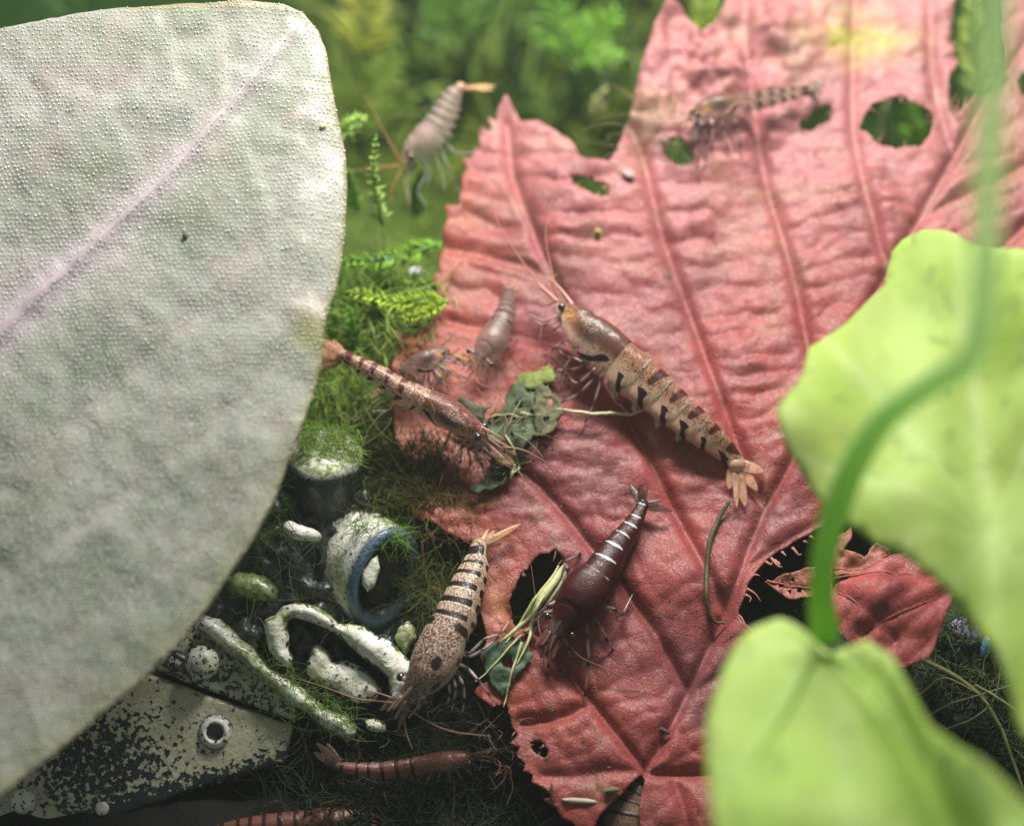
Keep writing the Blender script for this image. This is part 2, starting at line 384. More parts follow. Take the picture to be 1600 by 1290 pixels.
VE = {  # veins: list of px points, half width, furrow strength
    'mid': ([(1008, 1203), (1040, 1148), (1075, 1078), (1108, 1010), (1133, 960), (1153, 908), (1172, 850), (1195, 795), (1240, 715), (1290, 600), (1340, 505), (1385, 428), (1440, 335), (1492, 240), (1560, 120), (1640, 10)], 6.0, 1.0),
    'lo': ([(1153, 908), (1180, 880), (1230, 846), (1285, 812), (1400, 740)], 3.6, .6),
    's3': ([(1195, 795), (1157, 702), (1128, 625), (1104, 558), (1084, 500), (1062, 440), (1036, 370), (1018, 300), (1002, 235), (985, 200)], 3.4, 1.0),
    's4': ([(1290, 640), (1266, 545), (1246, 450), (1222, 360), (1200, 290), (1182, 200), (1170, 100), (1165, -20)], 3.2, .9),
    's5': ([(1400, 440), (1376, 385), (1350, 290), (1334, 190), (1333, 90), (1338, -20)], 3.0, .8),
    's6': ([(1492, 240), (1466, 160), (1455, 80), (1455, -20)], 2.6, .6),
    's2': ([(1133, 960), (1092, 872), (1055, 797), (1012, 715), (984, 664), (945, 590), (906, 515), (876, 455), (848, 395), (822, 330), (800, 268), (792, 190)], 3.4, 1.0),
    's1': ([(1075, 1078), (1022, 985), (975, 920), (925, 858), (885, 806), (845, 762), (790, 720), (720, 690), (660, 640)], 3.2, .9),
    's0': ([(1006, 1200), (975, 1162), (930, 1104), (885, 1048), (850, 1002), (800, 960)], 3.4, .9),
    'sx': ([(925, 1098), (890, 1118), (860, 1126), (815, 1128)], 1.8, .7),
    'sy': ([(1002, 1204), (950, 1206), (890, 1214), (850, 1212)], 1.6, .4),
    'r1': ([(1010, 1206), (1060, 1205), (1110, 1202), (1200, 1196)], 3.0, .9),
    'r2': ([(1052, 1208), (1066, 1250), (1078, 1300)], 2.0, .5),
    'r3': ([(1425, 352), (1480, 318), (1530, 295), (1600, 255), (1660, 225)], 2.6, .8),
    'r4': ([(1530, 420), (1572, 378), (1620, 335)], 2.6, .8),
    'l1': ([(868, 440), (820, 410), (760, 395), (700, 385)], 1.8, .6),
    'l2': ([(925, 555), (860, 540), (790, 520), (700, 500)], 1.8, .6),
    'l3': ([(830, 350), (780, 350), (730, 330)], 1.4, .4),
    'm1': ([(1075, 1078), (1100, 1070), (1150, 1040)], 1.8, .4),
}
def red_height(px, py):
    h = .20 * fbm(px / 230, py / 230, 1.5, 3) + .07 * fbm(px / 80, py / 80, 4.2, 3)
    fur = np.zeros(px.shape); near = np.full(px.shape, 1e9)
    for k, (ln, w, s) in VE.items():
        d, _ = seg_dist(px, py, ln); wd = 26 * (s * .6 + .4)
        fur = np.maximum(fur, s * (.24 * np.exp(-(d / wd)**1.3) + .55 * np.exp(-(d / 7)**2))); near = np.minimum(near, d)
    h = h - .12 * fur
    up = sstep(980, 760, py)
    wob = 34 * fbm(px / 120, py / 90, 7.7, 3)
    wob = wob + 10 * fbm(px / 30, py / 24, 1.7, 2); ph = (py + .10 * (px - 1100) + .00035 * (px - 1150)**2 + wob) / 37.0
    br = np.abs(np.sin(np.pi * ph))**.65
    ms = sstep(3, 22, near)
    amp = .030 + .034 * noise(px / 90, py / 60, 3.3)
    h = h + ms * up * amp * (.70 + .50 * sstep(600, 250, py)) * br * (.7 + .6 * sstep(-.3, .3, fbm(px / 60, py / 60, 21.)))
    h = h + .022 * fbm(px / 34, py / 15, 31., 3) * up * ms
    ph2 = (py * .6 - .8 * px + 30 * fbm(px / 60, py / 60, 2.2, 2)) / 34.0
    ph3 = (py * .9 + .5 * px + 30 * fbm(px / 60, py / 60, 9.2, 2)) / 40.0
    h = h + ms * (1 - up * .6) * (.016 * np.abs(np.sin(np.pi * ph2))**.6 + .018 * np.abs(np.sin(np.pi * ph3))**.6)
    # crumpled top left lobe, curled tips
    cr = np.exp(-((px - 1120) / 130)**2 - ((py - 90) / 100)**2)
    h = h + cr * (.40 * fbm(px / 52, py / 44, 5.5, 3) + .05) + .15 * np.exp(-((px - 1015) / 30)**2) * sstep(260, 60, py)
    h = h + .10 * np.exp(-((px - 1290) / 60)**2 - ((py - 20) / 40)**2) * fbm(px / 30, py / 25, .5, 2)
    return h
def LH(px, py, h=0):
    px = np.asarray(px, float); py = np.asarray(py, float); return LP(px, py, red_height(px, py) + h)
def low_h(px, py): return .20 * fbm(np.asarray(px) / 230, np.asarray(py) / 230, 1.5, 3)
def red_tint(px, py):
    base = mix(np.array([.40, .072, .062]), np.array([.52, .21, .21]), sstep(620, 60, py))  # paler, pinker top: haze and sheen put into the leaf colour
    base = mix(base, [.25, .080, .100], .8 * sstep(-.1, .5, fbm(px / 150, py / 150, 3.1)) * sstep(250, 450, py))
    base = mix(base, [.50, .115, .065], sstep(860, 700, px + 40 * fbm(px / 60, py / 60, 8.)) * .8 * sstep(180, 330, py))
    base = mix(base, [.55, .16, .09], .6 * np.exp(-((px - 700) / 70)**2 - ((py - 740) / 70)**2))
    base = mix(base, [.47, .085, .05], .55 * sstep(1000, 780, px) * sstep(830, 900, py))
    base = mix(base, [.42, .22, .14], .45 * sstep(.12, .5, fbm(px / 45, py / 38, 12.)) * sstep(1000, 300, py))
    base = mix(base, [.20, .05, .03], .45 * sstep(.25, .6, fbm(px / 26, py / 30, 15.)))
    for i_, h_ in enumerate(HOLES[:8]):
        e_, _ = seg_dist(px, py, list(h_) + [h_[0]]); base = mix(base, [.22, .10, .05] if i_ not in (1, 4) else [.5, .2, .14], .75 * np.exp(-(e_ / 6)**2) * (.6 + .5 * fbm(px / 9, py / 9, 2.)))
    for (cx, cy, rx, ry, c, s) in [(1330, 60, 75, 34, (.40, .40, .07), .9), (1390, 60, 34, 18, (.42, .42, .08), .8), (1240, 90, 30, 60, (.26, .20, .12), .5),
                                   (1010, 190, 34, 36, (.35, .27, .14), .8), (1170, 300, 60, 14, (.40, .20, .12), .6), (1150, 40, 24, 24, (.34, .26, .16), .6), (934, 370, 9, 8, (.35, .32, .1), .8),
                                   (1042, 428, 14, 16, (.3, .2, .14), .6), (1560, 250, 60, 80, (.46, .24, .16), .5), (960, 1250, 20, 8, (.2, .13, .08), .6), (985, 690, 26, 60, (.40, .07, .05), .4),
                                   (775, 960, 22, 60, (.52, .22, .10), .75), (925, 1235, 24, 12, (.28, .2, .10), .6), (1325, 5, 50, 14, (.42, .34, .16), .7), (1100, 40, 20, 20, (.5, .2, .16), .5)]:
        w = s * np.exp(-((px - cx) / rx)**2 - ((py - cy) / ry)**2) * (.6 + .6 * (fbm(px / 20, py / 20, cx * .1) > -.15))
        base = mix(base, c, np.clip(w, 0, 1))
    return base
def build_leaf():
    ol = jitter_poly(RED, 7, 1.6, 1); hs = [jitter_poly(h, 4, 3.2 if i < 8 else 1.5, i + 3) for i, h in enumerate(HOLES)]
    V, F = cdt_sheet(ol, hs, 4.6)
    px, py = V[:, 0], V[:, 1]
    # frayed rim: distance to any edge drops the rim a little
    h = red_height(px, py)
    top = LP(px, py, h)
    root = empty('dead_leaf', LP(np.array(1008.), np.array(1205.), 0.), 'large rust red dead leaf with bite holes and toothed rim, under the shrimps', 'leaf')
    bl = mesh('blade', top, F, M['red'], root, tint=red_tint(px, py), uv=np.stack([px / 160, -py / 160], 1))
    s = bl.modifiers.new('thick', 'SOLIDIFY'); s.thickness = .022; s.offset = -1
    for k, (ln, w, st) in VE.items():
        P = spline(ln, max(14, len(ln) * 7)); n = len(P)
        ok = inpoly(P[:, 0], P[:, 1], RED)
        for hh in HOLES: ok &= ~inpoly(P[:, 0], P[:, 1], hh)
        runs = []; cur = []
        for i in range(n):
            if ok[i]: cur.append(i)
            elif cur: runs.append(cur); cur = []
        if cur: runs.append(cur)
        for r in runs:
            if len(r) < 5: continue
            q = P[r]; R = w * .19 / 160 * (1 - .75 * np.array(r) / n) + .004
            pos = LP(q[:, 0], q[:, 1], red_height(q[:, 0], q[:, 1]) - R * .35)
            Vt, Ft = tube(pos, R, 7)
            t = red_tint(q[:, 0], q[:, 1]); t = mix(t, [.52, .20, .15], .25)
            t = np.vstack([np.repeat(t, 7, 0), t[:1], t[-1:]])
            mesh('midrib' if k == 'mid' else 'side_vein', Vt, Ft, M['vein'], root, tint=t)
    # fibres left standing in the holes, silt grains lying on the blade
    for i_, h_ in enumerate(HOLES[:8]):
        hc = np.mean(h_, axis=0)
        for q_ in range(9):
            a_ = h_[rng.integers(len(h_))]; a_ = np.array(a_) + rng.uniform(-4, 4, 2); e_ = a_ + (hc - a_) * rng.uniform(.12, .38) + rng.uniform(-4, 4, 2); P = spline([a_, (a_ + e_) / 2 + rng.uniform(-2, 2, 2), e_], 6)
            Vt, Ft = tube(LP(P[:, 0], P[:, 1], red_height(P[:, 0], P[:, 1]) - .02), np.linspace(.014, .004, 6), 4); mesh('shred', Vt, Ft, M['vein'], root, tint=(.34, .16, .10))
    gx_, gy_ = rng.uniform(620, 1600, 5200), rng.uniform(0, 1290, 5200); ok = inpoly(gx_, gy_, RED) & (fbm(gx_ / 90, gy_ / 90, 3.) + .35 * rng.random(5200) > .12)
    for h_ in HOLES: ok &= ~inpoly(gx_, gy_, h_)
    gx_, gy_ = gx_[ok], gy_[ok]; C_ = LP(gx_, gy_, red_height(gx_, gy_) + .004); tv = np.array([[1, 0, -.6], [-.5, .87, -.6], [-.5, -.87, -.6], [0, 0, .8]]); n_ = len(gx_)
    VV_ = (C_[:, None] + rng.uniform(.004, .013, n_)[:, None, None] * (tv[None] + rng.uniform(-.5, .5, (n_, 4, 3)))).reshape(-1, 3); FF_ = (np.array([[0, 1, 3], [1, 2, 3], [2, 0, 3], [0, 2, 1]])[None] + (np.arange(n_) * 4)[:, None, None]).reshape(-1, 3)
    tn_ = np.array([(.40, .28, .18), (.16, .10, .06), (.50, .40, .30), (.20, .18, .06)])[rng.integers(0, 4, n_)]; mesh('silt_grain', VV_, FF_, M['vein'], root, smooth=False, tint=np.repeat(tn_, 4, 0), kind='stuff')
    # torn shreds along the bitten right edge
    shreds = [[(1155, 985), (1150, 962), (1160, 972), (1166, 990), (1160, 978)], [(1165, 925), (1178, 932), (1188, 944)], [(1210, 876), (1218, 886), (1216, 878)], [(1238, 856), (1247, 868), (1252, 866)], [(1256, 846), (1262, 848)],
              [(1172, 905), (1180, 902), (1186, 904)], [(1164, 935), (1172, 940), (1170, 946)], [(1196, 878), (1204, 884), (1206, 880)], [(1222, 862), (1228, 870)], [(1266, 838), (1272, 842)], [(1205, 872), (1214, 886), (1222, 888)],
              [(800, 1128), (806, 1138), (800, 1150)], [(806, 1126), (812, 1140), (808, 1150)], [(796, 1112), (802, 1124), (812, 1130)]]
    for s_ in shreds:
        P = spline([(x, y) for x, y in s_], 8); pos = LP(P[:, 0], P[:, 1], red_height(P[:, 0], P[:, 1]) - .02)
        Vt, Ft = tube(pos, np.linspace(.017, .004, 8), 5); mesh('shred', Vt, Ft, M['vein'], root, tint=(.50, .22, .16))
    return root
build_leaf()

def red_piece(name, poly, plane, label, veins, hfun, saw=0, seed=0, holes=(), spacing=5, tintc=(.42, .085, .08)):
    V, F = cdt_sheet(jitter_poly(poly, 6, 2.0, seed, saw), [jitter_poly(h, 5, 1.2, seed) for h in holes], spacing)
    px, py = V[:, 0], V[:, 1]; fur = np.zeros(px.shape)
    for ln in veins: d, _ = seg_dist(px, py, ln); fur = np.maximum(fur, np.exp(-(d / 12)**1.3))
    hf = lambda x, y: hfun(x, y)
    h = hf(px, py) - .06 * fur + .03 * fbm(px / 25, py / 25, 2.)
    c = np.array([px.mean(), py.mean()]); root = empty(name, plane(c[0], c[1], 0.), label, 'leaf piece')
    tn = mix(np.array(tintc), np.array(tintc) * [1.3, 1.5, 1.3], np.clip(.5 + .8 * fbm(px / 30, py / 30, 1.), 0, 1))
    bl = mesh('blade', plane(px, py, h), F, M['red'], root, tint=tn, uv=np.stack([px / 160, -py / 160], 1))
    s = bl.modifiers.new('thick', 'SOLIDIFY'); s.thickness = .02; s.offset = -1
    for ln in veins:
        P = spline(ln, 16); Vt, Ft = tube(plane(P[:, 0], P[:, 1], hf(P[:, 0], P[:, 1]) - .05), np.linspace(.011, .004, 16), 6)
        mesh('side_vein', Vt, Ft, M['vein'], root, tint=(.48, .12, .10))
    return root
P2 = Plane((1300, 900, 19.9), (1500, 900, 19.6), (1400, 1040, 19.3))
red_piece('dead_leaf_lobe', [(1285, 965), (1298, 925), (1345, 897), (1392, 870), (1432, 862), (1495, 903), (1493, 930), (1472, 980), (1452, 1030), (1412, 1043), (1380, 1040), (1330, 1010)], P2,
          'crimson leaf lobe with pleated veins showing between the two round green leaves', [[(1290, 915), (1340, 950), (1400, 1000)], [(1300, 905), (1380, 900), (1480, 905)], [(1345, 992), (1420, 960), (1490, 920)]],
          lambda x, y: .25 * np.exp(-((x - 1380) / 70)**2 - ((y - 940) / 50)**2) + .03 * np.abs(np.sin((x * .9 + y) / 16)), seed=5, tintc=(.48, .085, .085))
red_piece('leaf_shred', [(1195, 905), (1225, 896), (1262, 888), (1300, 880), (1300, 925), (1270, 930), (1240, 934), (1214, 922), (1206, 912)], P2,
          'ragged lace-like red leaf scrap in the dark gap left of the green stem', [[(1198, 904), (1240, 912), (1290, 920)]],
          lambda x, y: .06 * fbm(x / 14, y / 14, .3), seed=8, spacing=4, holes=[[(1215, 906), (1222, 904), (1224, 912), (1216, 914)], [(1232, 902), (1240, 900), (1240, 908)], [(1244, 915), (1252, 912), (1252, 922), (1245, 922)], [(1228, 917), (1236, 915), (1234, 924)]], tintc=(.42, .14, .09))
red_piece('leaf_shred', [(1296, 870), (1310, 838), (1330, 822), (1332, 838), (1318, 858), (1350, 868), (1370, 846), (1392, 856), (1380, 874), (1350, 884), (1330, 894), (1305, 900)], P2,
          'thin torn red leaf strip bridging the dark gap right of the green stem', [[(1300, 885), (1340, 885), (1390, 860)]],
          lambda x, y: .05 * fbm(x / 14, y / 14, .9), seed=11, spacing=4, tintc=(.44, .15, .10))

# ================================================================== BIG GREY-GREEN LEAF, left
GP = Plane((0, 0, 20.1), (540, 0, 19.9), (0, 1290, 17.5))
GRN = [(-40, 49), (0, 44), (60, 35), (120, 22), (200, 10), (300, 3), (380, -1), (440, 1), (472, 12), (495, 38), (508, 75), (515, 120), (527, 180), (537, 232), (540, 290), (537, 350), (531, 405),
       (522, 448), (510, 482), (504, 520), (500, 560), (490, 600), (470, 660), (450, 712), (425, 778), (395, 838), (360, 890), (325, 942), (280, 1000), (220, 1060), (150, 1120), (80, 1182), (30, 1222),
       (-20, 1262), (-90, 1290), (-200, 1300), (-330, 1240), (-430, 1100), (-470, 940), (-440, 700), (-360, 450), (-250, 220), (-140, 90)]
GV = [([(455, 40), (400, 110), (330, 192), (250, 282), (150, 372), (60, 452), (0, 512), (-120, 620), (-260, 760), (-400, 950)], 9.0, 1.0),
      ([(500, 130), (430, 330), (330, 480), (180, 600), (60, 700), (-100, 860), (-300, 1000)], 3.0, .35),
      ([(500, 480), (400, 600), (240, 740), (100, 830), (-80, 960), (-250, 1050)], 3.0, .30),
      ([(380, 20), (250, 90), (100, 190), (-40, 320), (-250, 560)], 3.0, .30),
      ([(430, 730), (300, 860), (150, 960), (-50, 1090)], 2.4, .22)]
def green_height(px, py):
    h = .12 * fbm(px / 330, py / 330, 2.2, 2) + .035 * fbm(px / 55, py / 55, 6.2, 3) + .012 * fbm(px / 20, py / 30, 3.2, 2)
    for i, (ln, w, s) in enumerate(GV):
        d, _ = seg_dist(px, py, ln)
        h = h + (.07 * np.exp(-(d / 14)**2) - .09 * np.exp(-(d / 60)**2)) * s if i == 0 else h - .05 * s * np.exp(-(d / 16)**2)
    h = h - .0014 * sstep(430, 560, px) * (px - 430).clip(0) * .9      # rim rolls away
    h = h + .03 * np.exp(-((px - 490) / 30)**2 - ((py - 505) / 45)**2)
    return h
def green_tint(px, py):
    c = mix(np.array([.24, .265, .20]), np.array([.48, .475, .43]), np.clip(.5 + 1.1 * fbm(px / 150, py / 110, 1.1) + .5 * fbm(px / 30, py / 30, 4.4, 2), 0, 1))  # silver sheen patches painted into the tint
    c = mix(c, [.26, .285, .20], .5 * sstep(.05, .5, fbm(px / 70, py / 90, 6.)))
    c = mix(c, [.38, .27, .26], .38 * sstep(.1, .5, fbm(px / 90, py / 60, 9.)))
    d, _ = seg_dist(px, py, GV[0][0]); c = mix(c, [.64, .52, .58], np.exp(-(d / (9 + .075 * (460 - px).clip(0)))**1.5) * (.45 + .5 * sstep(460, 200, px)))
    for ln, w, s in GV[1:]: d, _ = seg_dist(px, py, ln); c = mix(c, [.46, .38, .38], .35 * np.exp(-(d / 13)**2))
    e, _ = seg_dist(px, py, GRN[4:35]); c = mix(c, [.30, .30, .10], .55 * np.exp(-(e / (12 + 26 * sstep(500, 900, py)))**1.5))
    c = mix(c, [.30, .19, .08], .7 * np.exp(-(e / 4)**2))
    c = mix(c, [.34, .34, .05], .85 * np.exp(-((px - 478) / 26)**2 - ((py - 512) / 30)**2))
    c = mix(c, [.24, .13, .06], .5 * np.exp(-((px - 500) / 18)**2 - ((py - 475) / 26)**2))
    return c
def mat_green():
    t = NT('grey_green_leaf_skin'); uv = t.n('ShaderNodeTexCoord').outputs['UV']
    n = t.tex('ShaderNodeTexNoise', uv, 26, Detail=4.0); v = t.tex('ShaderNodeTexVoronoi', uv, 20)
    c = t.mix(t.math('MULTIPLY', t.ramp(n.outputs[0], .4, .65), .4), t.attr('tint').outputs['Color'], (.22, .23, .18))
    na = t.tex('ShaderNodeTexNoise', uv, 2.6, Detail=9.0, Roughness=.72); nc = t.tex('ShaderNodeTexNoise', uv, 7, Detail=6.0, Roughness=.7)
    c = t.mix(t.math('MULTIPLY', t.ramp(na.outputs[0], .5, .68), .5), c, (.42, .33, .31)); c = t.mix(t.math('MULTIPLY', t.ramp(nc.outputs[0], .52, .7), .35), c, (.27, .29, .20))
    p = t.bsdf(Base_Color=c, Roughness=.38, Specular_IOR_Level=.5, Normal=t.bump(n.outputs[0], .3, .02), Sheen_Weight=.2, Coat_Weight=.1, Coat_Roughness=.4)
    tr = t.n('ShaderNodeBsdfTranslucent'); tr.inputs[0].default_value = (.25, .38, .06, 1)
    mx = t.n('ShaderNodeMixShader'); mx.inputs[0].default_value = .12; t.l(p.outputs[0], mx.inputs[1]); t.l(tr.outputs[0], mx.inputs[2]); return t.end(mx.outputs[0])
M['green'] = mat_green()
def build_green():
    V, F = cdt_sheet(jitter_poly(GRN, 9, 1.0, 4), [], 8.0); px, py = V[:, 0], V[:, 1]
    root = empty('broad_leaf', GP(200., 500., 0.), 'large grey-green leaf with tiny shining papillae and pinkish midrib, filling the left', 'leaf')
    b = mesh('blade', GP(px, py, green_height(px, py)), F, M['green'], root, tint=green_tint(px, py), uv=np.stack([px / 160, -py / 160], 1))
    s = b.modifiers.new('thick', 'SOLIDIFY'); s.thickness = .03; s.offset = -1
    for i, (ln, w, st) in enumerate(GV[:1]):
        P = spline(ln, 80); R = w / 160 * np.linspace(.2, 2.3, 80)
        Vt, Ft = tube(GP(P[:, 0], P[:, 1], green_height(P[:, 0], P[:, 1]) - R * .975), R, 14); tm = green_tint(P[:, 0], P[:, 1]); mesh('midrib', Vt, Ft, M['vein'], root, tint=np.vstack([np.repeat(tm, 14, 0), tm[:1], tm[-1:]]))
    P = spline([(-400, 950), (-520, 1150), (-600, 1400), (-640, 1700)], 30)
    Vt, Ft = tube(GP(P[:, 0], P[:, 1], -.2), .11, 10); mesh('petiole', Vt, Ft, M['vein'], root, tint=(.30, .30, .16))
    # papillae in slanted rows
    s = 7.3; gx, gy = np.meshgrid(np.arange(-30, 560, s), np.arange(-10, 1320, s * .92)); gx = gx + (np.arange(gx.shape[0]) % 2)[:, None] * s / 2
    gx, gy = gx.ravel(), gy.ravel(); gx = gx + 2.6 * rng.standard_normal(gx.shape) * .42 + 5 * fbm(gx / 60, gy / 60, 1.); gy = gy + 2.0 * rng.standard_normal(gy.shape) * .42 + 5 * fbm(gx / 60, gy / 60, 4.)
    ok = inpoly(gx, gy, GRN); d, _ = seg_dist(gx, gy, GV[0][0]); ok &= (d > 1.5 + .008 * (460 - gx).clip(0)) & (rng.random(gx.shape) > .06)
    gx, gy = gx[ok], gy[ok]; n = len(gx)
    r = 1.2 / 160 * (1 + .15 * rng.standard_normal(n)).clip(.5, 1.6) * (1 - .12 * sstep(400, 0, gy))
    C = GP(gx, gy, green_height(gx, gy) + .004)
    bm = bmesh.new(); bmesh.ops.create_icosphere(bm, subdivisions=1, radius=1.0); iv = np.array([v.co[:] for v in bm.verts]); fi = np.array([[v.index for v in f.verts] for f in bm.faces]); bm.free()
    nrm = GP.n; e1 = np.cross(nrm, [0, 0, 1.]); e1 /= np.linalg.norm(e1); e2 = np.cross(nrm, e1); iv2 = iv[:, :1] * e1 + iv[:, 1:2] * e2 * 1.2 + iv[:, 2:] * nrm * 1.1
    VV = (C[:, None] + r[:, None, None] * iv2[None]).reshape(-1, 3); FF = (fi[None] + (np.arange(n) * len(iv))[:, None, None]).reshape(-1, 3)
    mesh('papilla', VV, FF, M['bead'], root, kind='stuff')
build_green()
def grain(name, px, py, rx, ry, col, label, h=.012, ang=.4):
    c = GP(px, py, 0.) + GP.n * (float(green_height(np.array([px]), np.array([py]))[0]) + h)
    e1 = np.cross(GP.n, [0, 0, 1.]); e1 /= np.linalg.norm(e1); e2 = np.cross(GP.n, e1); a = e1 * math.cos(ang) + e2 * math.sin(ang); b = np.cross(GP.n, a)
    V, F = ball(c, (rx / 160, ry / 160, ry / 200), 12, 8, (a, b, GP.n)); V = V + .002 * rng.standard_normal(V.shape)
    tag(mesh(name, V, F, M['vein'], tint=col), label, 'speck')
grain('food_grain', 503, 194, 6, 4, (.75, .60, .38), 'tiny cream grain lying near the right rim of the big grey leaf')
grain('brown_speck', 290, 370, 4, 6, (.12, .07, .04), 'tiny brown speck on the middle of the big grey leaf')

# ================================================================== SHRIMPS
def unit(v): v = np.asarray(v, float); return v / (np.linalg.norm(v) + 1e-12)
def pdir(dx, dy, dz): return unit(dx * Rv + dy * Uv - dz * Fv)      # right, up, towards the viewer
PAL = {  # dorsal, side, belly (rgb + opacity)
    'tan': ((.34, .17, .09, .95), (.86, .60, .42, .62), (.90, .60, .50, .32)),
    'tan3': ((.72, .54, .42, .88), (.70, .52, .38, .68), (.62, .44, .32, .42)),
    'red4': ((.62, .38, .28, .85), (.80, .56, .42, .62), (.76, .50, .38, .36)),
    'dark': ((.050, .006, .005, 1), (.010, .003, .003, 1), (.012, .004, .004, .98)),
    'grey': ((.24, .15, .13, .66), (.42, .30, .25, .40), (.52, .40, .34, .20)),
    'ghost': ((.60, .44, .38, .55), (.62, .48, .38, .40), (.56, .46, .34, .24)),
    'rust': ((.26, .10, .07, .90), (.34, .17, .115, .80), (.38, .22, .16, .62)),
    'beige': ((.24, .14, .08, .62), (.62, .44, .32, .38), (.62, .45, .34, .22)),
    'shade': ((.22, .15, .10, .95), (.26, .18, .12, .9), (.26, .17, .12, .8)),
}
def shrimp(label, spine, dors, kd, kl, pal, mat, pos=LP, cf=.36, band='tiger', fan=(), legs=(), feelers=(), ant=(), scale_tips=(), autolegs=True, eye_r=6, eye_off=None, nose=None, rost=.3,
           swim=True, fleck=.1, speck=.7, fancol=(.60, .36, .24), limbcol=(.62, .50, .48), jointcol=(.03, .015, .02), spots=(), fcol=(.50, .22, .15), legr=2.4, segs=None, organ=True, vb=.85, dz=1.0, redd=1.0, cd0=None, fat=1.03):
    C = np.array([pos(np.array(float(a)), np.array(float(b)), float(c)) for a, b, c, r in spine]); R = np.array([s[3] for s in spine]) / 160.0 * fat
    if pos is LP: pos = lambda a, b, c: LP(a, b, c * .66 + low_h(a, b)); C = np.array([pos(np.array(float(a)), np.array(float(b)), float(c)) for a, b, c, r in spine])
    dist = np.mean([np.dot(c - CAM, Fv) for c in C]) / DF; R = R * dist
    S = spline(np.hstack([C, R[:, None]]), 400); d = np.r_[0, np.cumsum(np.linalg.norm(np.diff(S[:, :3], axis=0), axis=1))]; L = d[-1]
    def at(u):
        u = np.atleast_1d(u) * L; return np.stack([np.interp(u, d, S[:, i]) for i in range(4)], 1)
    def fr(u):
        u = np.atleast_1d(u); p = at(u); q = at(np.clip(u + .02, 0, 1)); o = at(np.clip(u - .02, 0, 1)); T = q[:, :3] - o[:, :3]; T /= np.linalg.norm(T, axis=1)[:, None]
        Dh = pdir(*dors); D = Dh - T * (T @ Dh)[:, None]; D /= np.linalg.norm(D, axis=1)[:, None]; return p, T, D, np.cross(T, D)
    root = empty('shrimp', C[len(C) // 2], label, 'shrimp', 'dwarf shrimps grazing among the leaves')
    def skin(name, us, fac, tintf, markf, n=56, capf=False, lobe=0):
        p, T, D, B = fr(us); th = (np.arange(n) / n * 2 - 1) * math.pi; c, s_ = np.cos(th), np.sin(th)
        rr = p[:, 3] * fac
        cc = np.where(c > 0, np.abs(c)**.9, -np.abs(c)**.8 * vb); ss = np.sign(s_) * np.abs(s_)**.85
        v = (np.arange(len(us)) / (len(us) - 1))[:, None]
        lob = 1 + lobe * np.sin(np.pi * v) * np.exp(-((np.abs(th)[None] - 2.15) / .45)**2)
        V = p[:, None, :3] + (rr[:, None] * lob)[..., None] * (kd * cc[None, :, None] * D[:, None] + kl * ss[None, :, None] * B[:, None])
        m = len(us); U = np.repeat(us[:, None], n, 1); TH = np.repeat(th[None], m, 0); VV = np.repeat(v, n, 1)
        tint = tintf(U, TH, VV).reshape(-1, 4); mk = markf(U, TH, VV).reshape(-1, 4); V = V.reshape(-1, 3)
        V = V + (R.max() * (.026 * fbm(U * 22, TH * 1.6, len(label) * .3, 3) + .012 * fbm(U * 70, TH * 5, 4.4, 2) - (.05 * np.exp(-((VV - .36 - .10 * np.cos(TH * 2)) / .035)**2) if name == 'carapace' else 0))).reshape(-1, 1) * np.repeat(D, n, 0)
        i = np.arange(m - 1)[:, None] * n; j = np.arange(n)[None]; j2 = (j + 1) % n
        F = np.stack([i + j, i + n + j, i + n + j2, i + j2], -1).reshape(-1, 4).tolist()
        if capf:
            V = np.vstack([V, p[0, :3] - T[0] * rr[0] * .7]); k = len(V) - 1; F += [[k, j_, (j_ + 1) % n] for j_ in range(n)]
            tint = np.vstack([tint, tint[0]]); mk = np.vstack([mk, mk[0]])
        return mesh(name, V, F, mat, root, tint=tint, mark=mk)
    d0, s0, b0 = (np.array(x) for x in PAL[pal])
    def basecol(U, TH, VV):
        a = np.abs(TH); c = mix(d0, s0, sstep(.75 * dz, 1.45 * dz, a + .35 * fbm(U * 30, TH * 2, 1.))); return mix(c, b0, sstep(1.7, 2.5, a))
    def car_tint(U, TH, VV):
        c = basecol(U, TH, VV); a = np.abs(TH)
        if cd0: c = mix(c, np.r_[np.array(cd0), .98], sstep(1.7, 1.0, a / dz + .5 * fbm(U * 20, TH * 2, 3.)) * sstep(.12, .35, VV) * .9)
        if pal == 'dark': c = mix(c, np.r_[.30, .19, .17, .85], sstep(.22, .02, VV + .1 * fbm(U * 60, TH * 3, 2.)) * .8)
        if pal == 'tan3': c = mix(c, np.r_[.30, .27, .17, .80], sstep(.75, .1, VV + .15 * fbm(U * 40, TH * 3, 2.)) * .75); c = mix(c, np.r_[.12, .06, .04, .95], .7 * np.exp(-((VV - .33) / .08)**2 - ((TH + .5) / .4)**2))
        if organ:
            w = np.exp(-((VV - .60) / .20)**2 - ((a - 1.25) / .42)**2); dk = np.r_[d0[:3] * .16, 1.0]; c = mix(c, dk, np.clip(w * 1.3, 0, 1) * .9)
            w = np.exp(-((VV - .30) / .10)**2 - ((a - 1.25) / .38)**2); c = mix(c, np.r_[.75, .34, .10, .97], w * .8)
            c = mix(c, np.r_[b0[:3] * 1.02, .55], sstep(.0, .9, np.exp(-((VV - .1) / .2)**2 - ((a - 2.6) / .9)**2)) * .7)
        return c
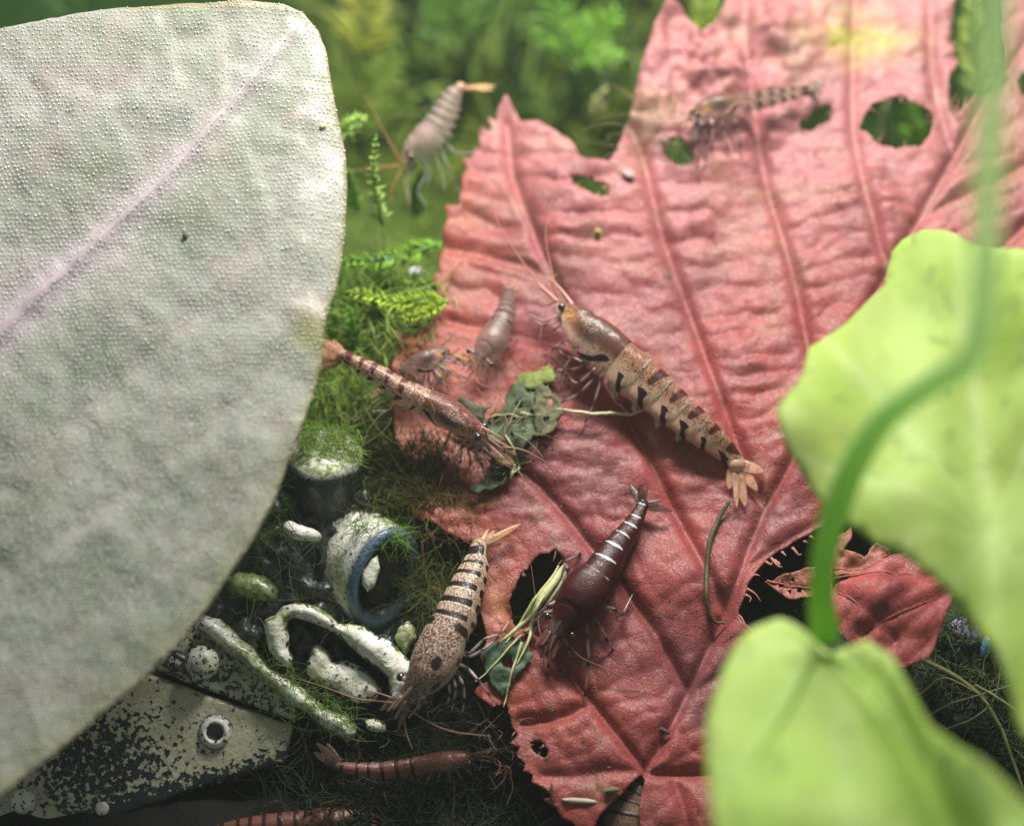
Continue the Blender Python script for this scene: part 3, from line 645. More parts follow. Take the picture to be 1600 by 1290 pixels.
    def car_mark(U, TH, VV):
        a = np.abs(TH); z = np.full(a.shape, -1.0)
        if band in ('tiger', 'bands'):
            lo = 1.25 if band == 'tiger' else .35
            edge = .93 - .30 * sstep(1.3, 2.5, a); w = np.interp(a, [0, lo - .1, lo + .15, 2.3, 2.5, 3.2], [-.4, -.4, .055, .055, -.4, -.4])
            z = np.maximum(z, (w - np.abs(VV - edge)) * 9)
        if band == 'black': z = np.maximum(z, (np.interp(a, [0, .8, 1.2], [.004, .0, -.3]) - np.abs(VV - .975)) * 12)
        for (sv, st, sr, ss_) in spots:
            dd = np.hypot((VV - sv) / sr, (TH - st) / (sr * 3.2)); z = np.maximum(z, (1 - dd) * .9)
        return np.stack([z, speck * (1.3 - .55 * sstep(.6, 2.0, a)), fleck * 1.8 * np.exp(-((a - .9) / .6)**2 - ((VV - .5) / .3)**2) + fleck * .5, np.zeros(a.shape)], -1)
    skin('carapace', np.linspace(.0, cf, 42), 1 + .035 * np.sin(np.linspace(0, math.pi, 42)), car_tint, car_mark, capf=True)
    bd = segs or [cf, cf + (1 - cf) * .16, cf + (1 - cf) * .34, cf + (1 - cf) * .51, cf + (1 - cf) * .66, cf + (1 - cf) * .79, 1.0]
    for k in range(6):
        a0, a1 = bd[k] - .008, min(1, bd[k + 1] + (.012 if k < 5 else 0)); us = np.linspace(a0, a1, 18); v = np.linspace(0, 1, 18)
        fac = .950 + .070 * v**1.3 - .03 * (v > .97)
        def tf(U, TH, VV):
            c = basecol(U, TH, VV); a = np.abs(TH)
            c = mix(c, np.r_[np.minimum(s0[:3] * 1.5, .8), .9], .45 * sstep(.86, .97, VV) * (a < 1.6))
            c = mix(c, np.r_[d0[:3] * .75, d0[3]], .30 * np.exp(-((VV - .5) / .3)**2) * (a < 1.4)); return c
        def mf(U, TH, VV):
            a = np.abs(TH); z = np.full(a.shape, -1.0); sd = float(noise(k * 3.3, len(label) * .7))
            if band == 'tiger':
                w = np.interp(a, [0, 1.25, 1.42, 1.46, 1.54, 1.8, 2.8, 3.0], [.17, .07 + .03 * (k % 2), -.2, -.2, .15 + .06 * (k % 2), .10, .11, -.3]) * (1.35 if k == 5 else 1)
                cen = .66 - .12 * a + .36 * sstep(1.4, 2.4, a) + .05 * sd
                if k == 0: w = np.where(a < 1.45, -.3, w * .8)
                z = (w - np.abs(VV - cen)) * 7
                z = z + .20 * fbm(TH * 2.6 + k, VV * 2, len(label) * .9, 3)
            if band == 'bands':
                w = np.interp(a, [0, 1.05, 1.2, 1.38, 1.5, 2.2, 2.5], [.17, .165, -.25, -.25, .2, .2, -.3]) * (1.7 if k == 5 else 1)
                if k == 0: w = np.where(a > 1.3, w * .7, w * .8)
                cen = .30 + .07 * a + .04 * sd + (.1 if k == 5 else 0)
                z = (w - np.abs(VV - cen)) * 7
            if band == 'rings': z = ((.13 - .02 * a) - np.abs(VV - .88)) * 7
            if band == 'faint': z = ((.14 - .03 * a) - np.abs(VV - .82)) * 7
            if band == 'black':
                z = (np.interp(TH, [-1.4, -.8, .1, .7, 1.4], [-.3, .03, .085, .03, -.3]) * (1.0 if k in (0, 1, 3) else .75) - np.abs(VV - .90)) * 9  # glint at each segment edge, painted as a pale mark
            return np.stack([z, speck * (1.1 - .55 * sstep(.9, 2.0, a)), np.full(a.shape, fleck * .6), sstep(1.52, 1.44, a) * redd], -1)
        skin('abdomen_segment', us, fac, tf, mf, n=48, lobe=.19 if k < 5 else 0)
    # head gear
    p, T, D, B = (x[0] for x in fr(.0)); pe, Te, De, Be = (x[0] for x in fr(.07 * cf / .36)); r0 = pe[3]; Fw = -T
    if nose is not None: Fw = unit(pos(np.array(float(nose[0])), np.array(float(nose[1])), float(nose[2])) - p[:3])
    Lr = rost * cf * L
    base = pe[:3] + De * pe[3] * kd * .8; tip = base + unit(Fw + .12 * De) * Lr * 1.25
    n = 12; P = np.array([base * (1 - t) + tip * t for t in np.linspace(0, 1, n)]) + De * (.03 * Lr * np.sin(np.linspace(0, math.pi, n)))[:, None]
    Vt, Ft = tube(P, np.linspace(r0 * .16, .004, n), 6); lc = np.array(limbcol)
    mesh('rostrum', Vt, Ft, M['limb'], root, tint=mix(np.array(s0[:3]), np.array(fcol), .5))
    for sd in (-1, 1):
        er = eye_r / 160 * dist; eo = pe[:3] + Fw * er * 1.1 + De * pe[3] * kd * .28 + Be * sd * (pe[3] * kl * .95 + er * .35)
        if eye_off: eo = eo + eye_off * Be * sd
        st, sf = tube(np.array([pe[:3] + De * pe[3] * kd * .2 + Be * sd * pe[3] * kl * .4, eo]), [er * .75, er * .7], 8)
        mesh('eye_stalk', st, sf, M['limb'], root, tint=s0[:3])
        V, F = ball(eo, er, 14, 10); mesh('eye', V, F, M['eye'], root)
        # antennal scale, peduncle
        q0 = p[:3] + Be * sd * r0 * kl * .5; dirn = unit(Fw + Be * sd * .22 - De * .05)
        blade(root, 'antennal_scale', q0, q0 + dirn * Lr * 1.15, r0 * .24, De, fcol, .008, M['fan'])
        q1 = p[:3] + Be * sd * r0 * kl * .25 + De * r0 * .2; Vt, Ft = tube(spline([q1, q1 + Fw * Lr * .4, q1 + unit(Fw + .1 * Be * sd) * Lr * .85], 8), np.linspace(r0 * .17, r0 * .07, 8), 6)
        mesh('antennule', Vt, Ft, M['limb'], root, tint=mix(lc, np.array(fcol), .5))
    def poly3(ln): return np.array([pos(np.array(float(q[0])), np.array(float(q[1])), float(q[2])) for q in ln])
    for ln in feelers:
        P = spline(poly3(ln), 30); Vt, Ft = tube(P, np.linspace(.011, .003, 30) * dist, 5); mesh('antenna', Vt, Ft, M['fine'], root, tint=fcol)
    if not feelers:
        for sd in (-1, 1):
            for q, ll in ((.3, 2.0), (-.15, 3.2)):
                st = p[:3] + Fw * Lr * .7 + Be * sd * r0 * .2; P = spline([st, st + unit(Fw + Be * sd * .4 + De * q) * Lr * ll * .4, st + unit(Fw * .7 + Be * sd * .9 + De * q * 1.6) * Lr * ll * .85, st + unit(Fw * .3 + Be * sd * 1.2 + De * q * 1.5) * Lr * ll * 1.2], 24)
                Vt, Ft = tube(P, np.linspace(.008, .0025, 24) * dist, 4); mesh('antenna', Vt, Ft, M['fine'], root, tint=fcol)
    def limb(P3, r, name='leg', joints=True):
        m = len(P3); N = 26; P = spline(P3, N) * .35 + .65 * np.stack([np.interp(np.linspace(0, m - 1, N), range(m), P3[:, i]) for i in range(3)], 1)
        t = np.linspace(0, m - 1, N); R_ = r * (1.15 - .75 * t / (m - 1)); tn = np.tile(lc, (N, 1))
        for q in range(1, m):
            w = np.exp(-((t - q + .05) / .17)**2); R_ = R_ * (1 + .25 * np.exp(-((t - q) / .08)**2)); tn = mix(tn, np.array(jointcol), np.clip(w * (1.4 if joints else 0), 0, 1))
        Vt, Ft = tube(P, R_ , 8); tn = np.vstack([np.repeat(tn, 8, 0), tn[:1], tn[-1:]]); mesh(name, Vt, Ft, M['limb'], root, tint=tn)
    for ln in legs:
        q = poly3(ln); nr = S[np.argmin(np.linalg.norm(S[:, :3] - q[0], axis=1)), :3]
        if np.linalg.norm(nr - q[0]) > .06: q = np.vstack([nr + (q[0] - nr) * .35, q])
        limb(q, legr / 160 * dist)
    if autolegs:
        for i, u in enumerate(np.linspace(.30, .88, 5)):
            p_, T_, D_, B_ = (x[0] for x in fr(cf * u)); Lg = cf * L * (.95 if autolegs is True else autolegs)
            for sd in (-1, 1):
                q0 = p_[:3] - D_ * p_[3] * kd * vb * .8 + B_ * sd * p_[3] * kl * .35; f = .8 - .38 * i + .15 * float(noise(i * 2.2 + len(label), sd * 1.7))
                q1 = q0 + unit(-D_ * .7 + B_ * sd * .6 - T_ * f) * Lg * .38; q2 = q1 + unit(-D_ * .75 + B_ * sd * .25 - T_ * f * .8) * Lg * .3; q3 = q2 + unit(-D_ * .5 - B_ * sd * .1 - T_ * (f + .3)) * Lg * .22
                limb(np.array([q0, q1, q2, q3]), legr / 160 * dist * (.85 if i > 1 else .8))
    for i in range(4):      # mouth limbs
        p_, T_, D_, B_ = (x[0] for x in fr(cf * (.12 + .07 * (i // 2)))); sd = 1 if i % 2 else -1; Lg = cf * L * .36
        q0 = p_[:3] - D_ * p_[3] * kd * .7 + B_ * sd * p_[3] * kl * .4; q1 = q0 + unit(-D_ + .4 * B_ * sd - T_ * .5) * Lg * .5; q2 = q1 + unit(-T_ * 1.0 - D_ * .3) * Lg * .6
        limb(np.array([q0, q1, q2]), legr / 160 * dist * .8, 'mouth_limb', joints=i > 1)
    if swim:
        for k in range(4):
            u = (bd[k] + bd[k + 1]) / 2; p_, T_, D_, B_ = (x[0] for x in fr(u))
            for sd in (-1, 1):
                q0 = p_[:3] - D_ * p_[3] * kd * vb * .8 + B_ * sd * p_[3] * kl * .4; q1 = q0 + unit(-D_ + T_ * .7 + .15 * sd * B_) * p_[3] * .5
                blade(root, 'swimmeret', q0, q1, p_[3] * .13, B_, b0[:3] * .9, .005, M['fan'])
    pe_, Te_, De_, Be_ = (x[0] for x in fr(1.0)); nrm = LP.n
    V, F = ball(pe_[:3], (pe_[3] * 1.0, pe_[3] * .9, pe_[3] * .9), 12, 8); mesh('tail_joint', V, F, M['limb'], root, tint=mix(s0[:3], np.array(fancol), .6))
    for q in fan:
        tip3 = pos(np.array(float(q[0])), np.array(float(q[1])), float(q[2])); ax = nrm if len(q) < 5 else q[4]
        blade(root, 'telson' if q is fan[0] else 'tail_fan_blade', pe_[:3] - Te_ * .02, tip3, q[3] / 160 * dist, ax, fancol, .010, M['fan'])
    return root
def blade(root, name, a, b, w, nrm, col, th, mat=None):
    """a flat leaf-shaped plate with real thickness and a raised keel, from a to b"""
    a = np.asarray(a, float); b = np.asarray(b, float); dr = b - a; L = np.linalg.norm(dr); dr = dr / (L + 1e-9); s = unit(np.cross(nrm, dr)); n = np.cross(dr, s)
    N = 14; t = np.linspace(0, 1, N); prof = np.sin(np.pi * np.clip(t, .03, .985)**.75)**.55 * .9 + .1 * (1 - t); K = 10; V = []
    for i in range(N):
        c = a + dr * L * t[i]
        for j in range(K):
            p = 2 * math.pi * j / K; V.append(c + s * w * prof[i] * math.cos(p) + n * (th * math.sin(p) * prof[i] + .008 * (abs(math.cos(p)) < .2) * math.sin(p)))
    F = [[i * K + j, i * K + (j + 1) % K, (i + 1) * K + (j + 1) % K, (i + 1) * K + j] for i in range(N - 1) for j in range(K)]
    F += [list(range(K))[::-1], [(N - 1) * K + j for j in range(K)]]
    tt = np.repeat(t, K); ns = fbm(tt * 9, np.tile(np.arange(K), N) * 1.1, w * 99, 2); cols = mix(np.array(col) * .45, np.minimum(np.array(col) * 1.5, .9), np.clip(.35 + .5 * tt + 1.1 * ns, 0, 1))
    return mesh(name, np.array(V), F, mat or M['limb'], root, tint=cols)

# 1: big tan tiger shrimp, seen from the side, head up left
shrimp('largest tan tiger shrimp with dark bands, side on across the middle of the red leaf',
       [(872, 503, .62, 7), (882, 514, .62, 16), (898, 533, .62, 28), (918, 556, .60, 38), (944, 580, .58, 43), (970, 600, .55, 42), (1002, 622, .50, 39), (1040, 650, .44, 35), (1076, 677, .36, 30), (1108, 698, .28, 25), (1132, 714, .2, 20), (1150, 731, .15, 14)],
       (.70, .62, .35), .96, .62, 'tan', M['tan'], cf=.36, nose=(848, 478, .6), eye_r=6.5, fleck=.38, speck=.92, rost=.40, dz=1.15, cd0=(.075, .025, .014),
       spots=[(.22, 2.05, .055, 0), (.22, -2.05, .055, 0)], fancol=(.66, .36, .24),
       fan=[(1150, 800, .16, 6), (1138, 768, .10, 10), (1164, 796, .12, 10), (1183, 770, .12, 11), (1193, 742, .14, 11)],
       legs=[[(930, 615, .45), (905, 634, .3), (880, 640, .15), (858, 652, .06)], [(940, 620, .5), (928, 650, .3), (915, 668, .1), (905, 690, .04)], [(950, 622, .4), (965, 640, .2), (990, 662, .08)],
             [(915, 598, .5), (890, 600, .35), (868, 592, .2), (853, 575, .1)], [(908, 590, .5), (885, 580, .4), (872, 562, .25), (850, 556, .12)], [(920, 605, .4), (900, 612, .25), (886, 600, .15), (872, 610, .1)],
             [(900, 575, .6), (880, 562, .5), (866, 568, .4), (852, 588, .2)], [(912, 595, .55), (895, 586, .5), (880, 600, .3), (878, 622, .1)], [(925, 612, .6), (905, 622, .4), (890, 612, .3)]],
       feelers=[[(868, 497, .6), (856, 508, .6), (849, 530, .5), (845, 555, .4)], [(868, 490, .6), (860, 470, .6), (872, 452, .6)], [(862, 488, .6), (848, 478, .6), (838, 470, .6)], [(864, 492, .6), (820, 440, .7), (780, 380, .9), (760, 300, 1.0)], [(872, 490, .6), (866, 462, .7), (855, 400, .8), (870, 340, .9)]],
       autolegs=False, fcol=(.60, .26, .19), limbcol=(.66, .42, .42), jointcol=(.09, .02, .03))
# 2: the near-black shrimp, seen from above, head down left
shrimp('near-black dark red shrimp with pale segment seams, seen from above on the red leaf',
       [(866, 1006, .42, 8), (876, 992, .45, 18), (892, 973, .50, 28), (907, 954, .52, 34.5), (921, 936, .50, 34), (935, 918, .45, 29), (946, 900, .42, 25.5), (957, 880, .40, 22), (970, 861, .38, 19), (981, 845, .36, 16.5), (992, 826, .33, 13.5), (1000, 809, .3, 10.5), (1004, 798, .3, 9)],
       (-.15, .25, 1), .85, .98, 'dark', M['dark'], cf=.43, redd=0., band='black', nose=(852, 1030, .35), eye_r=5.5, fleck=.22, speck=.3, organ=False, eye_off=.02, rost=.25,
       fancol=(.10, .05, .04), fan=[(1012, 772, .3, 3.5), (1000, 768, .34, 6), (984, 766, .22, 7), (1034, 793, .3, 6), (1050, 806, .2, 7)],
       legs=[[(940, 960, .3), (962, 966, .35), (972, 969, .2), (990, 930, .03)], [(925, 975, .3), (936, 990, .4), (948, 1008, .25), (960, 1020, .04)], [(915, 980, .3), (918, 1010, .4), (920, 1045, .25), (914, 1090, .04)],
             [(893, 925, .3), (888, 905, .4), (882, 892, .3), (908, 870, .04)], [(875, 950, .3), (858, 960, .35), (835, 975, .22), (815, 985, .05)], [(872, 965, .3), (850, 972, .35), (838, 985, .2), (826, 1000, .05)],
             [(865, 1000, .3), (862, 1025, .3), (858, 1048, .2), (856, 1058, .05)], [(880, 1002, .3), (890, 1025, .3), (892, 1035, .1)], [(860, 1000, .3), (848, 1020, .25), (846, 1032, .1)]],
       feelers=[[(884, 1010, .3), (905, 1035, .3), (940, 1050, .25), (990, 1068, .15), (1040, 1075, .1)], [(862, 1015, .3), (846, 1002, .3), (840, 960, .3), (832, 900, .35)], [(860, 1016, .3), (852, 1032, .3), (850, 1050, .2)]],
       autolegs=False, swim=False, limbcol=(.42, .26, .25), jointcol=(.012, .008, .010), fcol=(.34, .15, .13), legr=4.2)
# 3: tan shrimp with fine black bands, lower middle
shrimp('peppered tan shrimp with crisp black bands, head down beside the white ornament',
       [(638, 1108, .5, 7), (649, 1097, .5, 16), (664, 1083, .55, 26), (678, 1067, .6, 33), (690, 1046, .6, 36), (700, 1021, .6, 35), (711, 997, .56, 33), (719, 977, .52, 31), (728, 951, .48, 28), (737, 925, .42, 25), (744, 902, .35, 21), (749, 878, .3, 16), (751, 864, .28, 12)],
       (-.38, .05, .92), .80, .98, 'tan3', M['tan'], cf=.47, band='bands', redd=0., nose=(625, 1120, .4), eye_r=7, fleck=.12, speck=.95, eye_off=.03, rost=.3, organ=False,
       spots=[(.50, .35, .07, 0), (.34, -1.1, .06, 0), (.34, 1.1, .06, 0), (.62, 1.5, .05, 0)], fancol=(.60, .34, .14),
       fan=[(775, 838, .2, 6), (815, 828, .2, 7), (800, 848, .15, 6), (765, 836, .22, 6), (786, 858, .15, 5)],
       legs=[[(735, 1060, .4), (752, 1080, .45), (766, 1096, .3), (780, 1108, .1)], [(720, 1070, .4), (728, 1085, .4), (728, 1105, .25), (722, 1122, .05)], [(712, 1075, .4), (716, 1090, .4), (712, 1105, .25), (706, 1118, .05)],
             [(735, 1035, .3), (760, 1012, .3), (785, 1000, .2), (800, 970, .06)], [(705, 1080, .4), (706, 1098, .35), (700, 1112, .2)], [(735, 1040, .3), (758, 1028, .3), (780, 1005, .15), (790, 990, .05)], [(665, 1060, .2), (655, 1080, .1), (640, 1090, 0.)]],
       feelers=[[(628, 1112, .4), (600, 1108, .4), (560, 1102, .4), (500, 1080, .4), (430, 1060, .4)], [(630, 1108, .4), (600, 1098, .45), (570, 1090, .45)], [(636, 1118, .4), (638, 1150, .35), (648, 1180, .3)], [(640, 1120, .4), (700, 1150, .3), (770, 1160, .3)]],
       autolegs=False, limbcol=(.60, .48, .46), fcol=(.42, .24, .15), legr=2.8)
# 4: banded shrimp left of the leaf, tail under the broad leaf
shrimp('brown banded shrimp whose tail touches the edge of the big grey-green leaf',
       [(766, 712, .6, 6), (752, 705, .65, 14), (731, 694, .7, 21), (706, 681, .75, 25.5), (681, 668, .8, 24.5), (657, 656, .85, 20.5), (630, 643, .9, 18.5), (605, 627, .92, 16.5), (580, 613, .92, 14), (560, 601, .9, 11), (546, 592, .88, 9)],
       (.28, .72, .62), .95, .85, 'red4', M['tanred'], cf=.41, band='tiger', nose=(795, 728, .5), eye_r=6.5, fleck=.45, speck=1.0, fancol=(.58, .30, .20), rost=.32, cd0=(.19, .085, .065),
       spots=[(.9, 1.9, .05, 0)], fan=[(510, 562, .8, 8), (496, 580, .8, 10), (500, 602, .75, 9), (512, 608, .7, 8), (530, 565, .8, 7)],
       legs=[[(735, 722, .4), (738, 738, .3), (728, 752, .1)], [(745, 725, .4), (755, 740, .3), (760, 755, .1)], [(725, 718, .4), (722, 735, .25), (708, 748, .08)], [(752, 722, .4), (768, 735, .3), (776, 748, .1)], [(700, 712, .4), (690, 730, .2), (672, 742, .05)],
             [(612, 655, .3), (575, 648, .1), (545, 665, 0.)]],
       feelers=[[(780, 722, .5), (800, 740, .4), (820, 765, .3), (815, 790, .2)], [(780, 720, .5), (820, 728, .5), (860, 745, .4)], [(785, 715, .5), (796, 690, .6), (780, 660, .7)]],
       autolegs=False, limbcol=(.52, .40, .36), fcol=(.50, .28, .22))
# 5: grey shrimp head down
shrimp('slim grey-brown shrimp pointing head down on the red leaf, above the green scraps',
       [(748, 588, .5, 6), (754, 579, .5, 14), (762, 568, .5, 22), (771, 556, .5, 26.5), (779, 540, .48, 25), (786, 524, .45, 21), (791, 508, .4, 18), (793, 493, .36, 15), (795, 478, .32, 12), (796, 464, .3, 8)],
       (-.1, .3, .95), .85, .95, 'grey', M['grey'], cf=.42, band='faint', redd=0., fat=.92, nose=(742, 606, .4), eye_r=4.2, speck=.5, fleck=.25, eye_off=.05, fancol=(.50, .28, .2), fan=[(806, 440, .2, 4), (797, 445, .2, 4), (815, 452, .2, 4)], legr=1.6, organ=False)
# 6: small shrimp behind, half hidden
shrimp('small dusky shrimp with humped back, just behind the brown banded shrimp',
       [(702, 569, .5, 5), (694, 575, .5, 11), (682, 584, .5, 17), (668, 593, .5, 21), (652, 602, .46, 21), (638, 610, .4, 18), (626, 616, .35, 15), (612, 620, .3, 12), (600, 624, .28, 9)],
       (-.35, .85, .3), .95, .7, 'grey', M['grey'], cf=.48, band='tiger', nose=(702, 568, .3), eye_r=4, speck=.7, fleck=.1, fan=[(580, 628, .1, 5), (585, 618, .1, 5)], legr=1.8, limbcol=(.5, .4, .45))
# 7: pale shrimp out of focus at the top
D7 = lambda px, py, h: W(px, py, 22.4 - h)
shrimp('pale pinkish shrimp with amber tail hovering over green moss left of the red leaf tip',
       [(633, 244, .1, 8), (641, 238, .1, 17), (653, 230, .1, 25), (668, 220, .1, 30), (680, 204, .1, 29), (688, 190, .1, 26), (695, 176, .1, 24), (703, 160, .1, 20), (711, 147, .1, 16), (719, 137, .1, 11)],
       (-.55, .6, .55), .95, .95, 'ghost', M['grey'], pos=D7, cf=.42, band='faint', redd=0., fat=.9, nose=(626, 262, .1), eye_r=5.5, speck=.15, fleck=.1, organ=False, rost=.25, fancol=(.70, .36, .12),
       fan=[(775, 134, .1, 4), (772, 140, 0., 5), (765, 132, 0., 5)], limbcol=(.42, .46, .34), fcol=(.6, .32, .16), jointcol=(.3, .3, .25),
       legs=[[(655, 245, .1), (640, 265, .1), (636, 290, .1), (642, 320, .1)], [(668, 245, .1), (665, 275, .1), (652, 300, .1), (668, 325, .1)], [(690, 235, .1), (700, 262, .1), (712, 290, 0.), (724, 312, 0.)], [(698, 225, .1), (712, 240, .1), (730, 240, 0.), (750, 238, 0.)],
             [(680, 245, .1), (690, 270, .1), (695, 300, .1)], [(660, 250, .1), (672, 268, .1), (668, 292, .1)]],
       feelers=[[(628, 255, .1), (610, 225, .2), (592, 190, .3), (570, 150, .4)], [(628, 262, .1), (615, 290, .1), (608, 320, .1)], [(634, 262, .1), (633, 290, .1), (640, 325, .1)], [(624, 258, .1), (590, 262, .1), (545, 268, .1)]], autolegs=False)
# 8: shrimp on the upper part of the leaf
shrimp('blurred beige shrimp with dark bars standing on the upper part of the red leaf',
       [(1074, 212, .5, 6), (1084, 208, .5, 13), (1100, 202, .5, 19), (1122, 196, .5, 22), (1146, 190, .48, 20), (1172, 182, .45, 17), (1198, 175, .42, 15), (1222, 168, .4, 13), (1246, 161, .36, 11), (1264, 155, .32, 8)],
       (-.15, .9, .35), .95, .66, 'beige', M['tan'], cf=.40, redd=.3, band='tiger', nose=(1062, 226, .6), eye_r=4.5, speck=.9, fleck=.0, fancol=(.22, .16, .10), fan=[(1288, 140, .3, 7), (1284, 158, .3, 8), (1278, 170, .2, 7), (1270, 138, .3, 7)],
       legs=[[(1085, 222, .5), (1084, 245, .3), (1090, 262, .2), (1092, 290, .04)], [(1096, 225, .5), (1104, 240, .3), (1100, 256, .1)], [(1128, 222, .4), (1136, 245, .2), (1140, 262, .04)], [(1148, 218, .4), (1156, 240, .2), (1158, 256, .04)], [(1112, 224, .5), (1110, 248, .3), (1098, 270, .1)]],
       feelers=[[(1062, 222, .6), (1030, 218, .5), (1000, 232, .3)], [(1062, 216, .6), (1020, 200, .5), (985, 205, .4)]], autolegs=False, limbcol=(.45, .36, .30), fcol=(.55, .34, .24))
# 9: rusty shrimp under the ornament
D9 = lambda px, py, h: W(px, py, 20.3 - h)
shrimp('rusty red shrimp with dark seams lying in shade below the white ornament, facing right',
       [(742, 1180, .3, 5), (733, 1183, .3, 10), (716, 1186, .3, 14), (694, 1189, .3, 16), (670, 1192, .3, 15), (646, 1196, .3, 14.5), (620, 1200, .3, 14), (594, 1202, .3, 13), (570, 1202, .3, 12), (548, 1200, .3, 10), (530, 1197, .3, 8)],
       (.05, .72, .7), .95, .9, 'rust', M['rust'], pos=D9, cf=.36, band='rings', redd=0., nose=(770, 1180, .3), eye_r=4.5, speck=.6, fleck=.12, fancol=(.22, .14, .10), fan=[(495, 1160, .3, 7), (490, 1175, .2, 8), (505, 1188, .2, 8), (510, 1160, .2, 7)], organ=False,
       limbcol=(.40, .26, .24), fcol=(.45, .16, .1), jointcol=(.1, .04, .05))
# 10: at the lower edge
shrimp('reddish brown shrimp with black rings cut off by the bottom edge of the photo',
       [(566, 1277, .3, 7), (552, 1277, .3, 14), (530, 1280, .3, 19), (500, 1283, .3, 21), (472, 1285, .3, 20), (446, 1287, .3, 20), (420, 1289, .3, 19), (396, 1291, .3, 17), (370, 1294, .3, 15), (345, 1298, .3, 12)],
       (.05, .72, .7), .95, .9, 'rust', M['rust'], pos=D9, cf=.36, band='rings', redd=0., nose=(600, 1282, .3), eye_r=5, speck=.6, fleck=.05, fancol=(.2, .12, .09), fan=[(300, 1300, .3, 9), (305, 1320, .2, 9)], organ=False, limbcol=(.32, .18, .16), fcol=(.4, .14, .1))
# 11: under the notch of the leaf
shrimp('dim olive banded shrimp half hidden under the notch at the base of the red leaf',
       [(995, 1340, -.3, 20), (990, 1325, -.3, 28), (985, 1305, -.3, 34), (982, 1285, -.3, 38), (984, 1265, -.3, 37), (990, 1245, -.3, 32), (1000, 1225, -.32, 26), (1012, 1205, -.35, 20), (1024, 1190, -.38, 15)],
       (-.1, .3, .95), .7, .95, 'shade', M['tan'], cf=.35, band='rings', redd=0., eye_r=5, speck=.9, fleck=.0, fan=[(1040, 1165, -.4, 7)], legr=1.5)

# ================================================================== GROUND
LPn = LP.n; LPA = LP.A
def world_to_px(x, y, z):
    d = np.stack([x, y, z], -1) - CAM; k = d @ Fv; return 800 + (d @ Rv) / k * DF * 160, 645 - (d @ Uv) / k * DF * 160
def ground_z(x, y):
    flat = -3.1 + .25 * fbm(x / 2.2, y / 2.2, 3., 3) + .06 * fbm(x / .35, y / .35, 1., 2)
    lz = LPA[2] - (LPn[0] * (x - LPA[0]) + LPn[1] * (y - LPA[1])) / LPn[2]
    px, py = world_to_px(x, y, lz)
    m = sstep(270, 420, py) * sstep(1210, 1060, py) * sstep(380, 470, px + .25 * (py - 600)) * sstep(1750, 1500, px)
    robot = sstep(790, 700, px) * sstep(640, 720, py)
    target = lz - .45 - .9 * robot + .14 * fbm(x / .5, y / .5, 6., 3) + .05 * fbm(x / .12, y / .12, 6., 2) - .25 * sstep(720, 1000, px)
    return flat * (1 - m) + np.maximum(target, flat) * m
gx, gy = np.meshgrid(np.linspace(-9, 9, 330), np.linspace(-6.5, 8, 300)); far = 10.0
gx = np.sign(gx) * np.where(np.abs(gx) > 8.5, far * (np.abs(gx) - 8.5) / .5 + 8.5, np.abs(gx)); gy = np.where(gy > 7.6, 7.6 + far * (gy - 7.6) / .4, np.where(gy < -6.2, -6.2 - far * (-6.2 - gy) / .3, gy))
gz = ground_z(gx, gy); V = np.stack([gx, gy, gz], -1).reshape(-1, 3); ny, nx = gx.shape
i = np.arange(ny - 1)[:, None] * nx; j = np.arange(nx - 1)[None]; F = np.stack([i + j, i + j + 1, i + nx + j + 1, i + nx + j], -1).reshape(-1, 4)
px, py = world_to_px(*V.T)
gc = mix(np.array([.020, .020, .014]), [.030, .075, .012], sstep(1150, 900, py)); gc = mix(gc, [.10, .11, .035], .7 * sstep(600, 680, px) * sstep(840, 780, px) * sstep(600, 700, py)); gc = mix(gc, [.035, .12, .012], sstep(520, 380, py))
gc = mix(gc, [.008, .009, .007], sstep(700, 560, px) * sstep(900, 1000, py)); gc = gc * (1 + .5 * fbm(V[:, 0] / .4, V[:, 1] / .4, 5.))[:, None]  # shade under leaf and ornament put into the ground colour
mesh('aquarium_ground', V, F, M['ground'], tint=gc.clip(0, 1), kind='structure')

# ================================================================== MOSS AND ALGAE
def strands(name, roots, dirs, lens, rad, cols, mat, bend=.5, nseg=6, wig=.35, k=3, **kw):
    n = len(roots); t = np.linspace(0, 1, nseg)
    d = dirs / (np.linalg.norm(dirs, axis=1)[:, None] + 1e-9); P = np.zeros((n, nseg, 3)); P[:, 0] = roots; cur = d.copy()
    drift = rng.standard_normal((n, 3)) * bend
    for s in range(1, nseg):
        cur = cur + drift / nseg * 2.2 + rng.standard_normal((n, 3)) * wig / nseg; cur /= np.linalg.norm(cur, axis=1)[:, None]
        P[:, s] = P[:, s - 1] + cur * (lens / (nseg - 1))[:, None]
    T = np.gradient(P, axis=1); T /= np.linalg.norm(T, axis=2)[..., None] + 1e-9
    N = np.cross(T, np.array([.31, .2, .93])); N /= np.linalg.norm(N, axis=2)[..., None] + 1e-9; B = np.cross(T, N)
    a = np.arange(k) * 2 * math.pi / k; R = (rad[:, None] if np.ndim(rad) else rad) * (1 - .75 * t[None]) * np.ones((n, 1))
    V = P[:, :, None] + R[:, :, None, None] * (np.cos(a)[None, None, :, None] * N[:, :, None] + np.sin(a)[None, None, :, None] * B[:, :, None])
    V = V.reshape(-1, 3); o = (np.arange(n) * nseg * k)[:, None, None]; i = (np.arange(nseg - 1) * k)[None, :, None]; j = np.arange(k)[None, None]; j2 = (j + 1) % k
    F = np.stack([o + i + j, o + i + j2, o + i + k + j2, o + i + k + j], -1).reshape(-1, 4)
    return mesh(name, V, F, mat, tint=np.repeat(cols, nseg * k, 0), kind='stuff', **kw)
